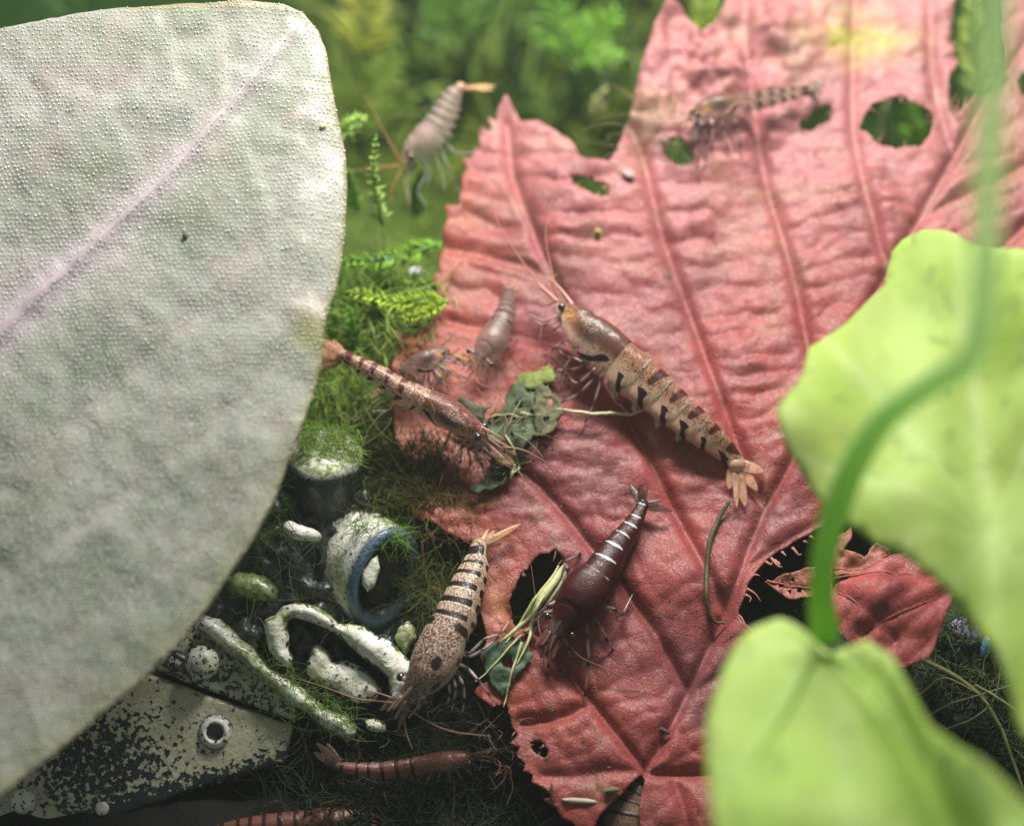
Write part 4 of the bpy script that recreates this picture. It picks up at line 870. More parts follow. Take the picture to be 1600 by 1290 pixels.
def on_ground(px, py, it=8):
    d = W(px, py, 1.0) - CAM; s = np.full(px.shape, 21.0)
    for _ in range(it):
        P = CAM + d * s[:, None]; s = s + (P[:, 2] - ground_z(P[:, 0], P[:, 1])) / -d[:, 2] * .8
    return CAM + d * s[:, None]
def rpts(poly, n):
    xs = [p[0] for p in poly]; ys = [p[1] for p in poly]; X = rng.uniform(min(xs), max(xs), n * 4); Y = rng.uniform(min(ys), max(ys), n * 4); m = inpoly(X, Y, poly); return X[m][:n], Y[m][:n]
# short feathery moss on the mound
def moss(poly, n, ln, rad, c1, c2, up=.6, lift=0., name='moss_carpet'):
    x, y = rpts(poly, n); P = on_ground(x, y); P[:, 2] += lift * rng.random(len(P)); g = rng.random(len(P))
    cl = np.clip(.45 + 1.3 * fbm(P[:, 0] / 1.3, P[:, 1] / 1.3, 2., 3), 0, 1) * .75 + .25 * g
    cols = mix(np.array(c1), np.array(c2), cl); dr = rng.standard_normal((len(P), 3)) * .6 + np.array([0, -.1, up])
    strands(name, P, dr, ln * (.5 + rng.random(len(P))), rad, cols, M['moss'], bend=.6, nseg=5)
moss([(480, 330), (720, 300), (720, 470), (640, 560), (640, 660), (480, 700)], 9000, .24, .018, (.16, .34, .03), (.66, .84, .20), lift=.35)
moss([(440, 620), (680, 600), (760, 760), (780, 900), (660, 1010), (600, 860), (420, 820)], 6000, .22, .010, (.12, .14, .03), (.32, .36, .09), lift=.25)
moss([(600, 1000), (760, 1060), (860, 1330), (470, 1330), (480, 1200)], 1800, .3, .012, (.03, .05, .025), (.12, .18, .08), lift=.2)
moss([(480, -60), (1100, -60), (1000, 260), (720, 350), (480, 350)], 6500, .7, .035, (.07, .20, .015), (.70, .86, .16), lift=.8, up=.8)
moss([(520, -60), (1100, -60), (1000, 200), (740, 300), (540, 300)], 420, 1.5, .060, (.30, .55, .06), (.75, .90, .30), lift=1.2, up=1.0)
moss([(520, -60), (1100, -60), (1000, 260), (740, 330), (540, 330)], 260, 1.6, .11, (.02, .07, .008), (.05, .14, .015), lift=1.2, up=1.0)
moss([(530, 340), (700, 320), (690, 600), (560, 620)], 700, .5, .016, (.34, .56, .08), (.80, .92, .34), lift=.5, up=.5)
moss([(1180, 840), (1330, 800), (1330, 960), (1170, 960)], 900, .2, .012, (.03, .06, .015), (.10, .15, .04), lift=.1)
moss([(1200, 90), (1650, 60), (1650, 300), (1200, 300)], 1800, .5, .03, (.05, .16, .015), (.22, .42, .05), lift=.4)
moss([(1400, 1000), (1700, 900), (1700, 1290), (1480, 1290)], 1200, .3, .012, (.05, .10, .04), (.22, .30, .12), lift=.2)

# hair algae: crossing threads over the mound, the leaf rim and the ornament
def hair(poly, n, depth, ln, rad, c1, c2, spread=(1, 1, .5), name='hair_algae', wig=.4, bend=1.1, off_ornament=True):
    x, y = rpts(poly, n)
    if off_ornament: ok = (((x - 592) / 50)**2 + ((y - 905) / 78)**2 > 1) & ~inpoly(x, y, [(425, 960), (480, 935), (650, 1040), (650, 1130), (480, 1110), (430, 1040)]) & (((x - 500) / 68)**2 + ((y - 735) / 62)**2 > 1); x, y = x[ok], y[ok]
    D = depth(x, y) if callable(depth) else depth
    P = W(x, y, D + rng.uniform(-.15, .25, len(x))); a = rng.standard_normal((len(x), 3)); dr = a[:, :1] * spread[0] * Rv + a[:, 1:2] * spread[1] * Uv + a[:, 2:] * spread[2] * Fv
    cols = mix(np.array(c1), np.array(c2), rng.random(len(x)))
    strands(name, P, dr, ln * (.4 + 1.0 * rng.random(len(x))), rad * (.7 + .6 * rng.random(len(x))), cols, M['thread'], bend=bend, nseg=10, wig=wig)
def dL(off):
    return lambda x, y: ((LP(x, y, off) - CAM) @ Fv)
hair([(520, 590), (580, 560), (660, 650), (700, 760), (760, 850), (700, 1000), (660, 960), (600, 830), (575, 700)], 2300, dL(-.25), .55, .0042, (.14, .17, .04), (.36, .40, .14))
hair([(560, 660), (640, 690), (680, 800), (760, 850), (700, 960), (620, 900), (570, 780)], 2200, dL(-.4), .30, .006, (.18, .20, .05), (.34, .35, .12), bend=2.5)
hair([(620, 690), (760, 780), (750, 850), (650, 850)], 420, dL(.06), .42, .0040, (.14, .10, .03), (.30, .24, .08))
hair([(480, 480), (600, 560), (640, 640), (500, 640)], 260, dL(-.1), .8, .0042, (.10, .20, .03), (.28, .42, .10))
hair([(460, 590), (620, 600), (700, 700), (560, 660)], 60, dL(.62), .7, .0038, (.16, .22, .05), (.38, .45, .16))
hair([(330, 800), (640, 820), (660, 1060), (480, 1170), (330, 1000)], 260, 20.0, .5, .0035, (.05, .12, .03), (.22, .36, .10))
hair([(420, 1130), (820, 1040), (860, 1290), (380, 1290)], 520, 20.1, .55, .0040, (.05, .07, .03), (.20, .22, .10))
hair([(1000, 150), (1060, 150), (1040, 230), (970, 250)], 50, dL(.12), .5, .006, (.40, .30, .16), (.55, .42, .25), bend=.3)
hair([(740, 1120), (830, 1120), (830, 1200), (750, 1210)], 60, dL(.05), .3, .0035, (.3, .2, .12), (.45, .3, .2))
hair([(1470, 1010), (1600, 1010), (1600, 1240), (1500, 1130)], 160, 20.3, .9, .005, (.10, .12, .04), (.30, .30, .14))

# feathery fronds standing in the back
def frond(base, tip, w, col, n=18, label='', name='moss_frond', droop=0., curl=0., grp='moss fronds growing behind the red leaf'):
    a, b = np.asarray(base), np.asarray(tip); L = np.linalg.norm(b - a); dr = (b - a) / L; s = unit(np.cross(dr, Fv)); nn = np.cross(dr, s)
    root = empty(name, a, label, 'moss', grp)
    P = spline([a, (a + b) / 2 + s * curl * L + nn * .05 * L, b], 16); Vt, Ft = tube(P, np.linspace(.035, .012, 16) * L / 1.5, 5); mesh('stem', Vt, Ft, M['tint'], root, tint=np.array(col) * .8)
    col = np.minimum(np.array(col) * np.array([1.75, 1.35, 1.3]), .85); parts = []; tn = []
    for i in range(n):
        t = .06 + .9 * i / n; c = P[int(t * 15)]; ww = w * (1 - .75 * t**1.6) * (.55 + .6 * rng.random())
        for sd in (-1, 1):
            fz = 1.0 if w < .35 else .35; d2 = unit(s * sd * rng.uniform(.3, 1) + dr * (.35 + .6 * rng.random() * fz) + nn * rng.uniform(-1, 1) * fz - np.array([0, 0, droop])); e = c + d2 * ww; u2 = unit(dr - d2 * (dr @ d2)); n2 = np.cross(d2, u2)
            m_ = c + d2 * ww * .5; hw = L / n * (.55 if w > .35 else .8)
            V = np.array([c, m_ + u2 * hw, e, m_ - u2 * hw, m_ + n2 * .014, m_ - n2 * .014]); F = [[0, 1, 4], [1, 2, 4], [2, 3, 4], [3, 0, 4], [1, 0, 5], [2, 1, 5], [3, 2, 5], [0, 3, 5]]
            parts.append((V, F)); tn.append(np.tile(np.array(col) * (.75 + .6 * rng.random()), (6, 1)))
    V, F = join(parts); mesh('pinna', V, F, M['tint'], root, smooth=False, tint=np.vstack(tn).clip(0, 1), kind='stuff'); return root
fr_ = [(598, 352, 588, 210, 21.6, .17, (.28, .50, .12), 'pale upright moss frond below the hovering shrimp, near the grey leaf'),
       (530, 215, 572, 182, 22.0, .22, (.30, .55, .14), 'small bright moss tip peeking past the right rim of the grey leaf'),
       (905, 105, 860, -10, 25.5, .75, (.12, .36, .03), 'wide ribbed fern frond at the top centre, left arm of the V shape'),
       (905, 110, 975, 10, 25.5, .60, (.16, .42, .04), 'wide ribbed fern frond at the top centre, right arm of the V shape'),
       (890, 95, 985, 90, 25.2, .35, (.14, .36, .04), 'low fern frond reaching right beneath the V shaped pair'),
       (930, 185, 948, 135, 24.5, .16, (.40, .50, .22), 'short pale moss tip alone in the dark green between the leaf lobes'),
       (690, 380, 520, 410, 21.8, .25, (.16, .38, .04), 'moss frond lying across the gap above the pale pebbles'),
       (700, 470, 540, 455, 21.4, .26, (.30, .52, .06), 'yellow green moss frond touching the red leaf below the upper pebble'),
       (700, 470, 620, 500, 21.2, .18, (.34, .55, .08), 'short yellow green moss frond just left of the red leaf teeth'),
       (575, 560, 545, 480, 21.6, .24, (.12, .34, .04), 'mid green moss frond above the tail of the banded shrimp'),
       (560, 330, 545, 260, 22.5, .2, (.10, .30, .03), 'dark moss frond beside the right rim of the grey leaf'),
       (650, 340, 660, 260, 22.8, .22, (.14, .36, .05), 'moss frond beneath the legs of the hovering shrimp'),
       (560, 90, 590, -40, 26.0, .8, (.30, .42, .05), 'broad yellow green blurred frond at the top near the grey leaf tip'),
       (545, 200, 630, 80, 27.0, .7, (.18, .34, .04), 'blurred olive frond behind the grey leaf tip'),
       (720, 80, 700, -40, 27.5, .8, (.10, .28, .03), 'blurred dark frond above the hovering shrimp'),
       (800, 60, 790, -50, 28.0, .8, (.08, .24, .03), 'darkest blurred frond left of the V shaped fern'),
       (1100, 70, 1120, -40, 25.5, .4, (.22, .40, .04), 'yellow green frond in the notch at the top of the red leaf'),
       (1385, 240, 1388, 150, 24.6, .16, (.34, .52, .22), 'pale moss tip seen through the largest bite hole'),
       (1440, 250, 1425, 150, 24.9, .35, (.12, .34, .03), 'green frond seen in the right part of the largest bite hole'),
       (1060, 262, 1062, 215, 23.9, .08, (.28, .55, .10), 'small green tip seen through the bite hole under the beige shrimp'),
       (1540, 150, 1525, -20, 25.5, .5, (.26, .44, .08), 'green frond behind the long gap at the upper right of the red leaf'),
       (130, 30, 60, -40, 26, .4, (.05, .16, .03), 'dark frond above the top edge of the grey leaf')]
for (x0, y0, x1, y1, dp, w, c, lb) in fr_: frond(W(x0, y0, dp), W(x1, y1, dp - .3), w * .9, c, 64 if w < .35 else 22, lb, curl=.06)

# ================================================================== FOREGROUND ROUND LEAVES (out of focus, near the lens)
def fresh(poly, plane, hf, label, veins, tint, seed):
    V, F = cdt_sheet(jitter_poly(poly, 10, 1.2, seed), [], 14); px, py = V[:, 0], V[:, 1]; c = np.array([px.mean(), py.mean()])
    root = empty('round_leaf', plane(c[0], c[1], 0.), label, 'leaf', 'round bright green leaves close to the viewer')
    b = mesh('blade', plane(px, py, hf(px, py)), F, M['fresh'], root, tint=tint(px, py)); s = b.modifiers.new('thick', 'SOLIDIFY'); s.thickness = .04
    for ln in veins:
        P = spline(ln, 24); Vt, Ft = tube(plane(P[:, 0], P[:, 1], hf(P[:, 0], P[:, 1]) - .01), np.linspace(.045, .015, 24), 6); mesh('leaf_vein', Vt, Ft, M['fresh'], root, tint=(.30, .50, .08))
    return root
def mat_fresh():
    t = NT('fresh_leaf_skin'); o = t.obj(); n = t.tex('ShaderNodeTexNoise', o, 1.6, Detail=4.0); tn = t.attr('tint').outputs['Color']
    c = t.mix(t.math('MULTIPLY', t.ramp(n.outputs[0], .35, .65), .35), tn, t.mix(1.0, tn, (.75, .85, .6), 'MULTIPLY'))
    p = t.bsdf(Base_Color=c, Roughness=.6, Specular_IOR_Level=.25, Normal=t.bump(n.outputs[0], .3, .1))
    tr = t.n('ShaderNodeBsdfTranslucent'); t.l(c, tr.inputs[0]); mx = t.n('ShaderNodeMixShader'); mx.inputs[0].default_value = .4
    t.l(p.outputs[0], mx.inputs[1]); t.l(tr.outputs[0], mx.inputs[2]); return t.end(mx.outputs[0])
M['fresh'] = mat_fresh()
UL = Plane((1400, 400, 18.5), (1600, 400, 18.1), (1300, 780, 17.1))
def tnt(seed, c1, c2, c3):
    def f(px, py):
        vn = 0
        for a_ in np.linspace(0, 2 * math.pi, 11): x0, y0 = (1540, 800) if seed < 5 else (1290, 965); dd, _ = seg_dist(px, py, [(x0, y0), (x0 + 500 * math.cos(a_ + .2), y0 + 500 * math.sin(a_ + .2))]); vn = np.maximum(vn, np.exp(-(dd / 9)**2))
        c = mix(np.array(c1), np.array(c2), np.clip(.5 + 1.1 * fbm(px / 120, py / 120, seed), 0, 1)); c = mix(c, c3, .8 * sstep(.05, .45, fbm(px / 90, py / 140, seed + 5))); c = mix(c, [.26, .38, .10], .6 * sstep(.3, .5, fbm(px / 26, py / 30, seed + 9))); return mix(c, [.68, .82, .42], .35 * vn)
    return f
fresh([(1384, 398), (1390, 378), (1408, 364), (1440, 354), (1490, 351), (1545, 365), (1600, 402), (1680, 440), (1760, 600), (1780, 850), (1720, 1120), (1660, 1190), (1604, 1150), (1580, 1100), (1568, 1040), (1545, 975), (1500, 925), (1440, 890), (1385, 862), (1325, 828), (1275, 785), (1238, 735), (1224, 680), (1250, 632), (1262, 590), (1266, 545), (1295, 512), (1345, 458), (1380, 425)],
      UL, lambda x, y: .35 * fbm(x / 200, y / 200, 4., 2) + .25 * np.exp(-((x - 1250) / 50)**2 - ((y - 690) / 70)**2) - .3 * np.exp(-((x - 1530) / 60)**2), 'upper round leaf, bright yellow green with wavy rim, behind the blurred stem',
      [], tnt(2., (.43, .58, .12), (.53, .67, .22), (.38, .48, .12)), 3)
LL = Plane((1200, 960, 16.3), (1400, 960, 16.0), (1200, 1290, 14.6))
def llh(x, y):
    d, _ = seg_dist(x, y, [(1290, 950), (1345, 1010), (1400, 1090), (1450, 1180), (1500, 1300)]); return .2 * fbm(x / 160, y / 160, 8., 2) - .42 * np.exp(-(d / 38)**2)
lower = fresh([(1104, 1150), (1112, 1105), (1128, 1060), (1146, 1010), (1170, 975), (1215, 952), (1262, 946), (1300, 946), (1345, 960), (1385, 1000), (1412, 1050), (1445, 1105), (1490, 1160), (1550, 1205), (1610, 1250), (1690, 1320), (1700, 1420), (1550, 1480), (1350, 1480), (1180, 1420), (1120, 1320), (1108, 1230)],
      LL, llh, 'lower round leaf, lime green and folded, with the stem running into its top', [[(1290, 950), (1345, 1010), (1400, 1090), (1450, 1180), (1500, 1300)], [(1285, 960), (1240, 1080), (1180, 1200)]], tnt(7., (.47, .67, .12), (.58, .74, .22), (.40, .58, .12)), 6)
st = [(1556, -80, 11.3), (1552, 100, 11.6), (1545, 260, 12.2), (1540, 400, 13.0), (1534, 500, 13.6), (1515, 560, 14.2), (1455, 600, 14.9), (1385, 650, 15.2), (1335, 725, 15.5), (1305, 800, 15.7), (1288, 870, 15.9), (1284, 940, 16.1), (1290, 990, 16.35)]
P = spline([W(*s) for s in st], 90); ttn = mix(np.array([.78, .92, .60]), np.array([.34, .62, .10]), sstep(0, 1, np.linspace(0, 1, 90)))
Vt, Ft = tube(P, (np.linspace(.088, .112, 90) + .005 * np.sin(np.linspace(0, 20, 90))), 14); M['stem'] = mat_tint('green_stem_skin', rough=.5, transl=.6, dark=.1, scale=3)
mesh('stem', Vt, Ft, M['stem'], lower, tint=np.vstack([np.repeat(ttn, 14, 0), ttn[:1], ttn[-1:]]))

# ================================================================== WHITE ORNAMENT
def mat_orn():
    t = NT('painted_resin'); o = t.obj(); tn = t.attr('tint'); mk = t.n('ShaderNodeSeparateXYZ'); t.l(t.attr('mark').outputs['Vector'], mk.inputs[0])
    n1 = t.tex('ShaderNodeTexNoise', o, 17, Detail=6.0, Roughness=.62); n2 = t.tex('ShaderNodeTexNoise', o, 3.0, Detail=5.0); n3 = t.tex('ShaderNodeTexNoise', o, 22, Detail=4.0); n5 = t.tex('ShaderNodeTexNoise', o, 40, Detail=6.0)
    c = t.mix(t.math('MULTIPLY', t.ramp(n2.outputs[0], .4, .65), .5), tn.outputs['Color'], t.mix(1.0, tn.outputs['Color'], (.62, .58, .40), 'MULTIPLY'))
    c = t.mix(t.math('MULTIPLY', t.ramp(n5.outputs[0], .45, .7), .3), c, t.mix(1.0, tn.outputs['Color'], (.5, .46, .34), 'MULTIPLY'))
    # dark wash flecks; mark.x says how many
    v = t.math('SUBTRACT', t.math('ADD', t.math('MULTIPLY', n1.outputs[0], .72), t.math('MULTIPLY', n3.outputs[0], .28)), t.math('SUBTRACT', .66, t.math('MULTIPLY', mk.outputs[0], .20)))
    halo = t.ramp(v, -.05, .02); c = t.mix(t.math('MULTIPLY', halo, .4), c, (.26, .22, .12)); f = t.ramp(v, -.006, .018); c = t.mix(f, c, (.012, .022, .026))
    # green film; mark.y
    g = t.ramp(t.math('SUBTRACT', n2.outputs[0], t.math('SUBTRACT', .75, t.math('MULTIPLY', mk.outputs[1], .45))), -.08, .10); c = t.mix(t.math('MULTIPLY', g, t.math('MULTIPLY', t.ramp(n3.outputs[0], .3, .6), .85)), c, t.mix(n5.outputs[0], (.06, .14, .02), (.34, .44, .06)))
    h = t.math('ADD', t.math('MULTIPLY', n3.outputs[0], .6), t.math('MULTIPLY', t.math('SUBTRACT', 1.0, f), .5))
    p = t.bsdf(Base_Color=c, Roughness=.34, Specular_IOR_Level=.5, Normal=t.bump(h, .7, .035), Coat_Weight=.3, Coat_Roughness=.12); return t.end(p.outputs[0])
M['orn'] = mat_orn()
OP = Plane((0, 1290, 20.0), (640, 1290, 20.2), (400, 640, 20.55))
CREAM = (.93, .91, .82); DARKC = (.014, .030, .036)
orn = empty('robot_ornament', OP(400., 1000., -.5), 'weathered mossy cream and black ornament with tubes and riveted plate, lower left', 'ornament')
def lump(name, poly, h0, h1, col, mk, bev=.06, spacing=9, wob=.02, parent=orn, plane=OP, slope=None, dome=.0, hole=()):
    """a plate or block with rounded rim standing from h0 to h1 above the ornament's plane"""
    V, F = cdt_sheet(jitter_poly(poly, spacing * .7, .8, len(name)), [jitter_poly(h, 4, .3, 1) for h in hole], spacing); px, py = V[:, 0], V[:, 1]
    e, _ = seg_dist(px, py, list(poly) + [poly[0]]); e = e / 160; r = np.clip(e / bev, 0, 1); top = h0 + (h1 - h0) * 1.0 - bev * (1 - np.sqrt(1 - (1 - r)**2)) + dome * (1 - np.exp(-e / .25)) + wob * fbm(px / 18, py / 18, 2.)
    if slope: top = top + slope(px, py)
    n = len(V); P = np.vstack([plane(px, py, top), plane(px, py, np.full(n, h0))]); Fl = F.tolist(); cnt = {}
    for f in Fl:
        for a, b in ((f[0], f[1]), (f[1], f[2]), (f[2], f[0])): cnt[(a, b)] = 1
    side = [[b, a, a + n, b + n] for (a, b) in cnt if (b, a) not in cnt]
    mk = np.array([mk[0], mk[1], 0.]) if not callable(mk) else np.vstack([mk(px, py)] * 2); mk = np.tile(mk, (2 * n, 1)) if mk.ndim == 1 else mk
    cl = np.vstack([np.tile(np.array(col), (n, 1)), np.tile(np.array(DARKC), (n, 1))]) if not callable(col) else np.vstack([col(px, py)] * 2)
    return mesh(name, P, Fl + side + [[c + n for c in f[::-1]] for f in Fl], M['orn'], parent, tint=cl, mark=mk)
def otube(name, pts, r, col, mk, k=18, parent=orn, plane=OP, flat=1.0, wob=.08):
    P = spline([plane(np.array(float(a)), np.array(float(b)), float(c)) for a, b, c in pts], 70); R = np.interp(np.linspace(0, 1, 70), np.linspace(0, 1, len(r)), r) / 160 if np.ndim(r) else np.full(70, r / 160)
    e = np.minimum(np.arange(70), np.arange(70)[::-1]) / 6.0; R = R * np.sqrt(1 - (1 - np.clip(e, 0, 1))**2 * .85)
    V, F = tube(P, R, k); q = V - P.mean(0); V = V + (wob * r[0] / 160 if np.ndim(r) else wob * r / 160) * np.stack([fbm(V[:, 0] * 7, V[:, 1] * 7, V[:, 2] * 7 + s) for s in (1., 5., 9.)], 1) * 2
    return mesh(name, V, F, M['orn'], parent, tint=col, mark=np.tile([mk[0], mk[1], 0.], (len(V), 1)))
# plate in two halves with a dark groove between, rivets on it
def pmk(px, py):
    s = .25 + .95 * np.exp(-((px - 150) / 130)**2 - ((py - 1190) / 90)**2) + .9 * sstep(40, 0, np.abs(py - (1290 - (px - 130) * .32)) - 0) + .6 * np.exp(-((px - 400) / 30)**2 - ((py - 1075) / 30)**2)
    return np.stack([s, np.full(px.shape, .08), np.zeros(px.shape)], -1)
lump('riveted_plate', [(-60, 1190), (60, 1140), (226, 1050), (458, 1134), (452, 1160), (446, 1192), (400, 1206), (330, 1226), (240, 1258), (130, 1296), (-80, 1330)], -.45, .02, (.66, .61, .46), pmk, bev=.04, spacing=7, wob=.008)
lump('upper_plate', [(236, 1044), (262, 1000), (320, 960), (380, 1010), (430, 1060), (466, 1110), (460, 1126)], -.45, .03, (.66, .62, .46), (.75, .15), bev=.04, spacing=7, wob=.012)
lump('dark_core', [(236, 1040), (300, 930), (330, 860), (400, 740), (470, 690), (560, 700), (600, 800), (660, 880), (690, 1010), (665, 1110), (610, 1165), (520, 1175), (470, 1140), (330, 1010)], -1.6, -.14, DARKC, (.75, .16), bev=.3, spacing=8, wob=.16, slope=lambda x, y: -.55 * np.exp(-((x - 605) / 50)**2 - ((y - 910) / 62)**2))
def rivet(cx, cy, r, h, hollow, mk=(.5, .2)):
    c = OP(float(cx), float(cy), h); e1 = unit(np.cross(OP.n, [0, 0, 1.])); e2 = np.cross(OP.n, e1); R = r / 160; prof = [(1.25, -.10), (1.2, .0), (1.0, .02), (1.0, .10), (.93, .2), (.78, .27), (.55, .29)] + ([(.66, .25), (.62, .12), (.4, .07), (0.02, .06)] if hollow else [(.3, .34), (.02, .36)])
    V = np.array([c + (e1 * math.cos(a) + e2 * math.sin(a)) * R * q + OP.n * z * R * 1.6 for q, z in prof for a in np.arange(28) * 2 * math.pi / 28]); m = len(prof)
    F = [[i * 28 + j, i * 28 + (j + 1) % 28, (i + 1) * 28 + (j + 1) % 28, (i + 1) * 28 + j] for i in range(m - 1) for j in range(28)]
    t = np.repeat(np.array([DARKC if (i < 2 or (hollow and i > 7)) else CREAM for i in range(m)]), 28, 0)  # shade in the gap round it and in the hollow painted dark
    mesh('rivet', V, F, M['orn'], orn, tint=t, mark=np.tile([mk[0], mk[1], 0.], (len(V), 1)))
rivet(337, 1143, 24, .02, True);  rivet(160, 1262, 10, .03, False); rivet(276, 1032, 14, .06, False, (.9, .3))
V, F = ball(OP(40., 1250., .10), 20 / 160, 22, 14); mesh('ball_knob', V, F, M['orn'], orn, tint=CREAM, mark=np.tile([.5, .25, 0.], (len(V), 1)))
V, F = ball(OP(318., 1034., .12), 27 / 160, 22, 14); V = V + .012 * np.stack([fbm(V[:, 0] * 9, V[:, 1] * 9, V[:, 2] * 9 + s) for s in (1., 4., 7.)], 1); mesh('ball_knob', V, F, M['orn'], orn, tint=CREAM, mark=np.tile([.62, .25, 0.], (len(V), 1)))
def zo(l, sc=3.686, ox=380, oy=940): return [(ox + a / sc, oy + b / sc) for a, b in l]
HOOK = zo([(125, 110), (160, 85), (185, 80), (230, 30), (300, 5), (370, 10), (430, 30), (500, 75), (550, 125), (620, 125), (700, 145), (760, 190), (850, 230), (910, 290), (960, 340), (985, 400), (975, 430), (950, 445), (955, 480), (920, 520), (910, 590), (870, 615), (845, 590), (845, 520), (830, 430), (780, 380), (700, 330), (640, 270), (580, 220), (520, 170), (450, 140), (370, 110), (300, 95), (260, 110), (255, 150), (270, 200), (262, 260), (285, 310), (285, 365), (250, 375), (190, 330), (150, 270), (135, 190)])
TONG = zo([(395, 250), (440, 235), (490, 290), (520, 340), (600, 335), (680, 370), (750, 430), (800, 490), (800, 530), (760, 560), (700, 585), (640, 580), (580, 545), (530, 500), (450, 480), (385, 440), (360, 400), (370, 340), (390, 300)])
BAR = [(310, 978), (322, 962), (345, 968)] + zo([(0, 225), (60, 265), (130, 345), (200, 395), (280, 465), (340, 490), (420, 560), (500, 620), (580, 650), (640, 700), (655, 745), (640, 780), (600, 800), (540, 760), (450, 710), (370, 640), (280, 590), (200, 520), (120, 460), (50, 400), (0, 350)]) + [(345, 1010)]
def omk(poly, base, edge, green):
    def f(px, py):
        e, _ = seg_dist(px, py, list(poly) + [poly[0]]); k = np.exp(-(e / 5)**2)
        return np.stack([base + edge * k, green * (.5 + .8 * sstep(-.3, .3, fbm(px / 30, py / 30, 3.))) + .25 * k, np.zeros(px.shape)], -1)
    return f
lump('hooked_ridge', HOOK, -.6, .26, CREAM, omk(HOOK, .16, .62, .30), bev=.11, spacing=4.5, wob=.022, dome=.03)
lump('tongue_block', TONG, -.6, .14, CREAM, omk(TONG, .34, .5, .24), bev=.10, spacing=4.5, wob=.025, dome=.04)
lump('long_ridge', BAR, -.6, .22, CREAM, omk(BAR, .22, .5, .72), bev=.11, spacing=4.5, wob=.02, dome=.02)
TAB = zo([(870, 205), (900, 140), (950, 110), (990, 150), (1000, 210), (960, 260), (940, 310), (910, 280), (885, 240)]); lump('side_tab', TAB, -.5, .10, (.62, .62, .42), omk(TAB, .2, .4, .7), bev=.08, spacing=4, wob=.03)
STUB = zo([(700, 680), (740, 670), (800, 685), (825, 710), (820, 745), (770, 750), (710, 730)]); lump('small_stub', STUB, -.4, .10, CREAM, omk(STUB, .3, .4, .2), bev=.06, spacing=3, wob=.02)
lump('mossy_bump', [(350, 905), (372, 892), (410, 898), (436, 918), (430, 940), (395, 938), (360, 925)], -.5, .0, (.35, .42, .2), (.5, .8), bev=.12, spacing=5, wob=.03)
otube('horn', [(446, 820, .1), (466, 832, .16), (488, 836, .12), (500, 840, .05)], [9, 13, 10, 6], CREAM, (.25, .3))
# domed top block, mossy crown, the front's shade painted dark teal
cdm = OP(505., 722., -.25); ud = unit(.86 * Uv - .50 * Fv + .08 * Rv); rd = Rv; fd = unit(np.cross(ud, rd))
prof = [(0.02, .44), (.2, .43), (.38, .38), (.50, .27), (.545, .13), (.55, .0), (.54, -.3), (.50, -.8), (.46, -1.3)]
NN = 40; V = np.array([cdm + rd * .72 * q * 1.02 * math.cos(a) + fd * q * .85 * math.sin(a) + ud * (z * .62) for q, z in prof for a in np.arange(NN) * 2 * math.pi / NN]); V = V + .03 * np.stack([fbm(V[:, 0] * 4, V[:, 1] * 4, V[:, 2] * 4 + s) for s in (1., 4., 7.)], 1)
F = [[i * NN + j, (i + 1) * NN + j, (i + 1) * NN + (j + 1) % NN, i * NN + (j + 1) % NN] for i in range(len(prof) - 1) for j in range(NN)]
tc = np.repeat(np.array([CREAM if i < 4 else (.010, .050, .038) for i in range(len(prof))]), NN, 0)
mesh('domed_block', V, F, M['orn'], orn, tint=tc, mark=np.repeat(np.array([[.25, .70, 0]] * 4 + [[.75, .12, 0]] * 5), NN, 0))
# barrel with a blue painted rim and pale inner face
ax = unit(pdir(.62, -.35, .75)); cb = OP(602., 905., -.05); e1 = unit(np.cross(ax, Uv)); e2 = np.cross(ax, e1)
rp = [(.50, -.9), (.50, -.12), (.50, -.02), (.485, .02), (.42, .03), (.36, .0), (.34, -.08), (.32, -.22), (.02, -.26)]
V = np.array([cb + (e1 * .86 * math.cos(a) + e2 * 1.12 * math.sin(a)) * q * .98 + ax * z for q, z in rp for a in np.arange(NN) * 2 * math.pi / NN]); V = V + .015 * np.stack([fbm(V[:, 0] * 6, V[:, 1] * 6, V[:, 2] * 6 + s) for s in (1., 4., 7.)], 1)
F = [[i * NN + j, i * NN + (j + 1) % NN, (i + 1) * NN + (j + 1) % NN, (i + 1) * NN + j] for i in range(len(rp) - 1) for j in range(NN)]
tb = np.repeat(np.array([CREAM, CREAM, (.07, .12, .17), (.09, .16, .25), (.10, .19, .30), (.05, .1, .14), DARKC, DARKC, (.02, .05, .03)]), NN, 0)
mesh('barrel', V, F, M['orn'], orn, tint=tb, mark=np.repeat(np.array([[.35, .5, 0], [.35, .5, 0], [.5, .2, 0], [.3, .1, 0], [.2, .1, 0], [.5, .2, 0], [.9, .2, 0], [.9, .3, 0], [.9, .4, 0]]), NN, 0))
lump('inner_fin', [(566, 895), (578, 875), (590, 868), (594, 890), (586, 915), (574, 925), (566, 912)], -.4, .22, (.72, .72, .6), (.2, .2), bev=.05, spacing=4, wob=.01)
hair([(455, 655), (560, 670), (565, 725), (470, 715)], 900, lambda x, y: ((OP(x, y, .02) - CAM) @ Fv), .16, .0045, (.20, .36, .03), (.40, .62, .10), bend=.8, off_ornament=False)
hair([(540, 815), (630, 825), (640, 850), (560, 838)], 380, lambda x, y: ((OP(x, y, .1) - CAM) @ Fv), .22, .0042, (.12, .26, .02), (.36, .55, .10), off_ornament=False)
hair([(340, 700), (460, 740), (440, 860), (330, 900), (300, 940)], 600, lambda x, y: ((OP(x, y, -.1) - CAM) @ Fv), .45, .0045, (.03, .10, .02), (.14, .30, .05))
hair([(400, 1010), (560, 1120), (540, 1150), (440, 1090)], 240, lambda x, y: ((OP(x, y, .32) - CAM) @ Fv), .28, .0038, (.10, .20, .03), (.30, .45, .10), off_ornament=False)

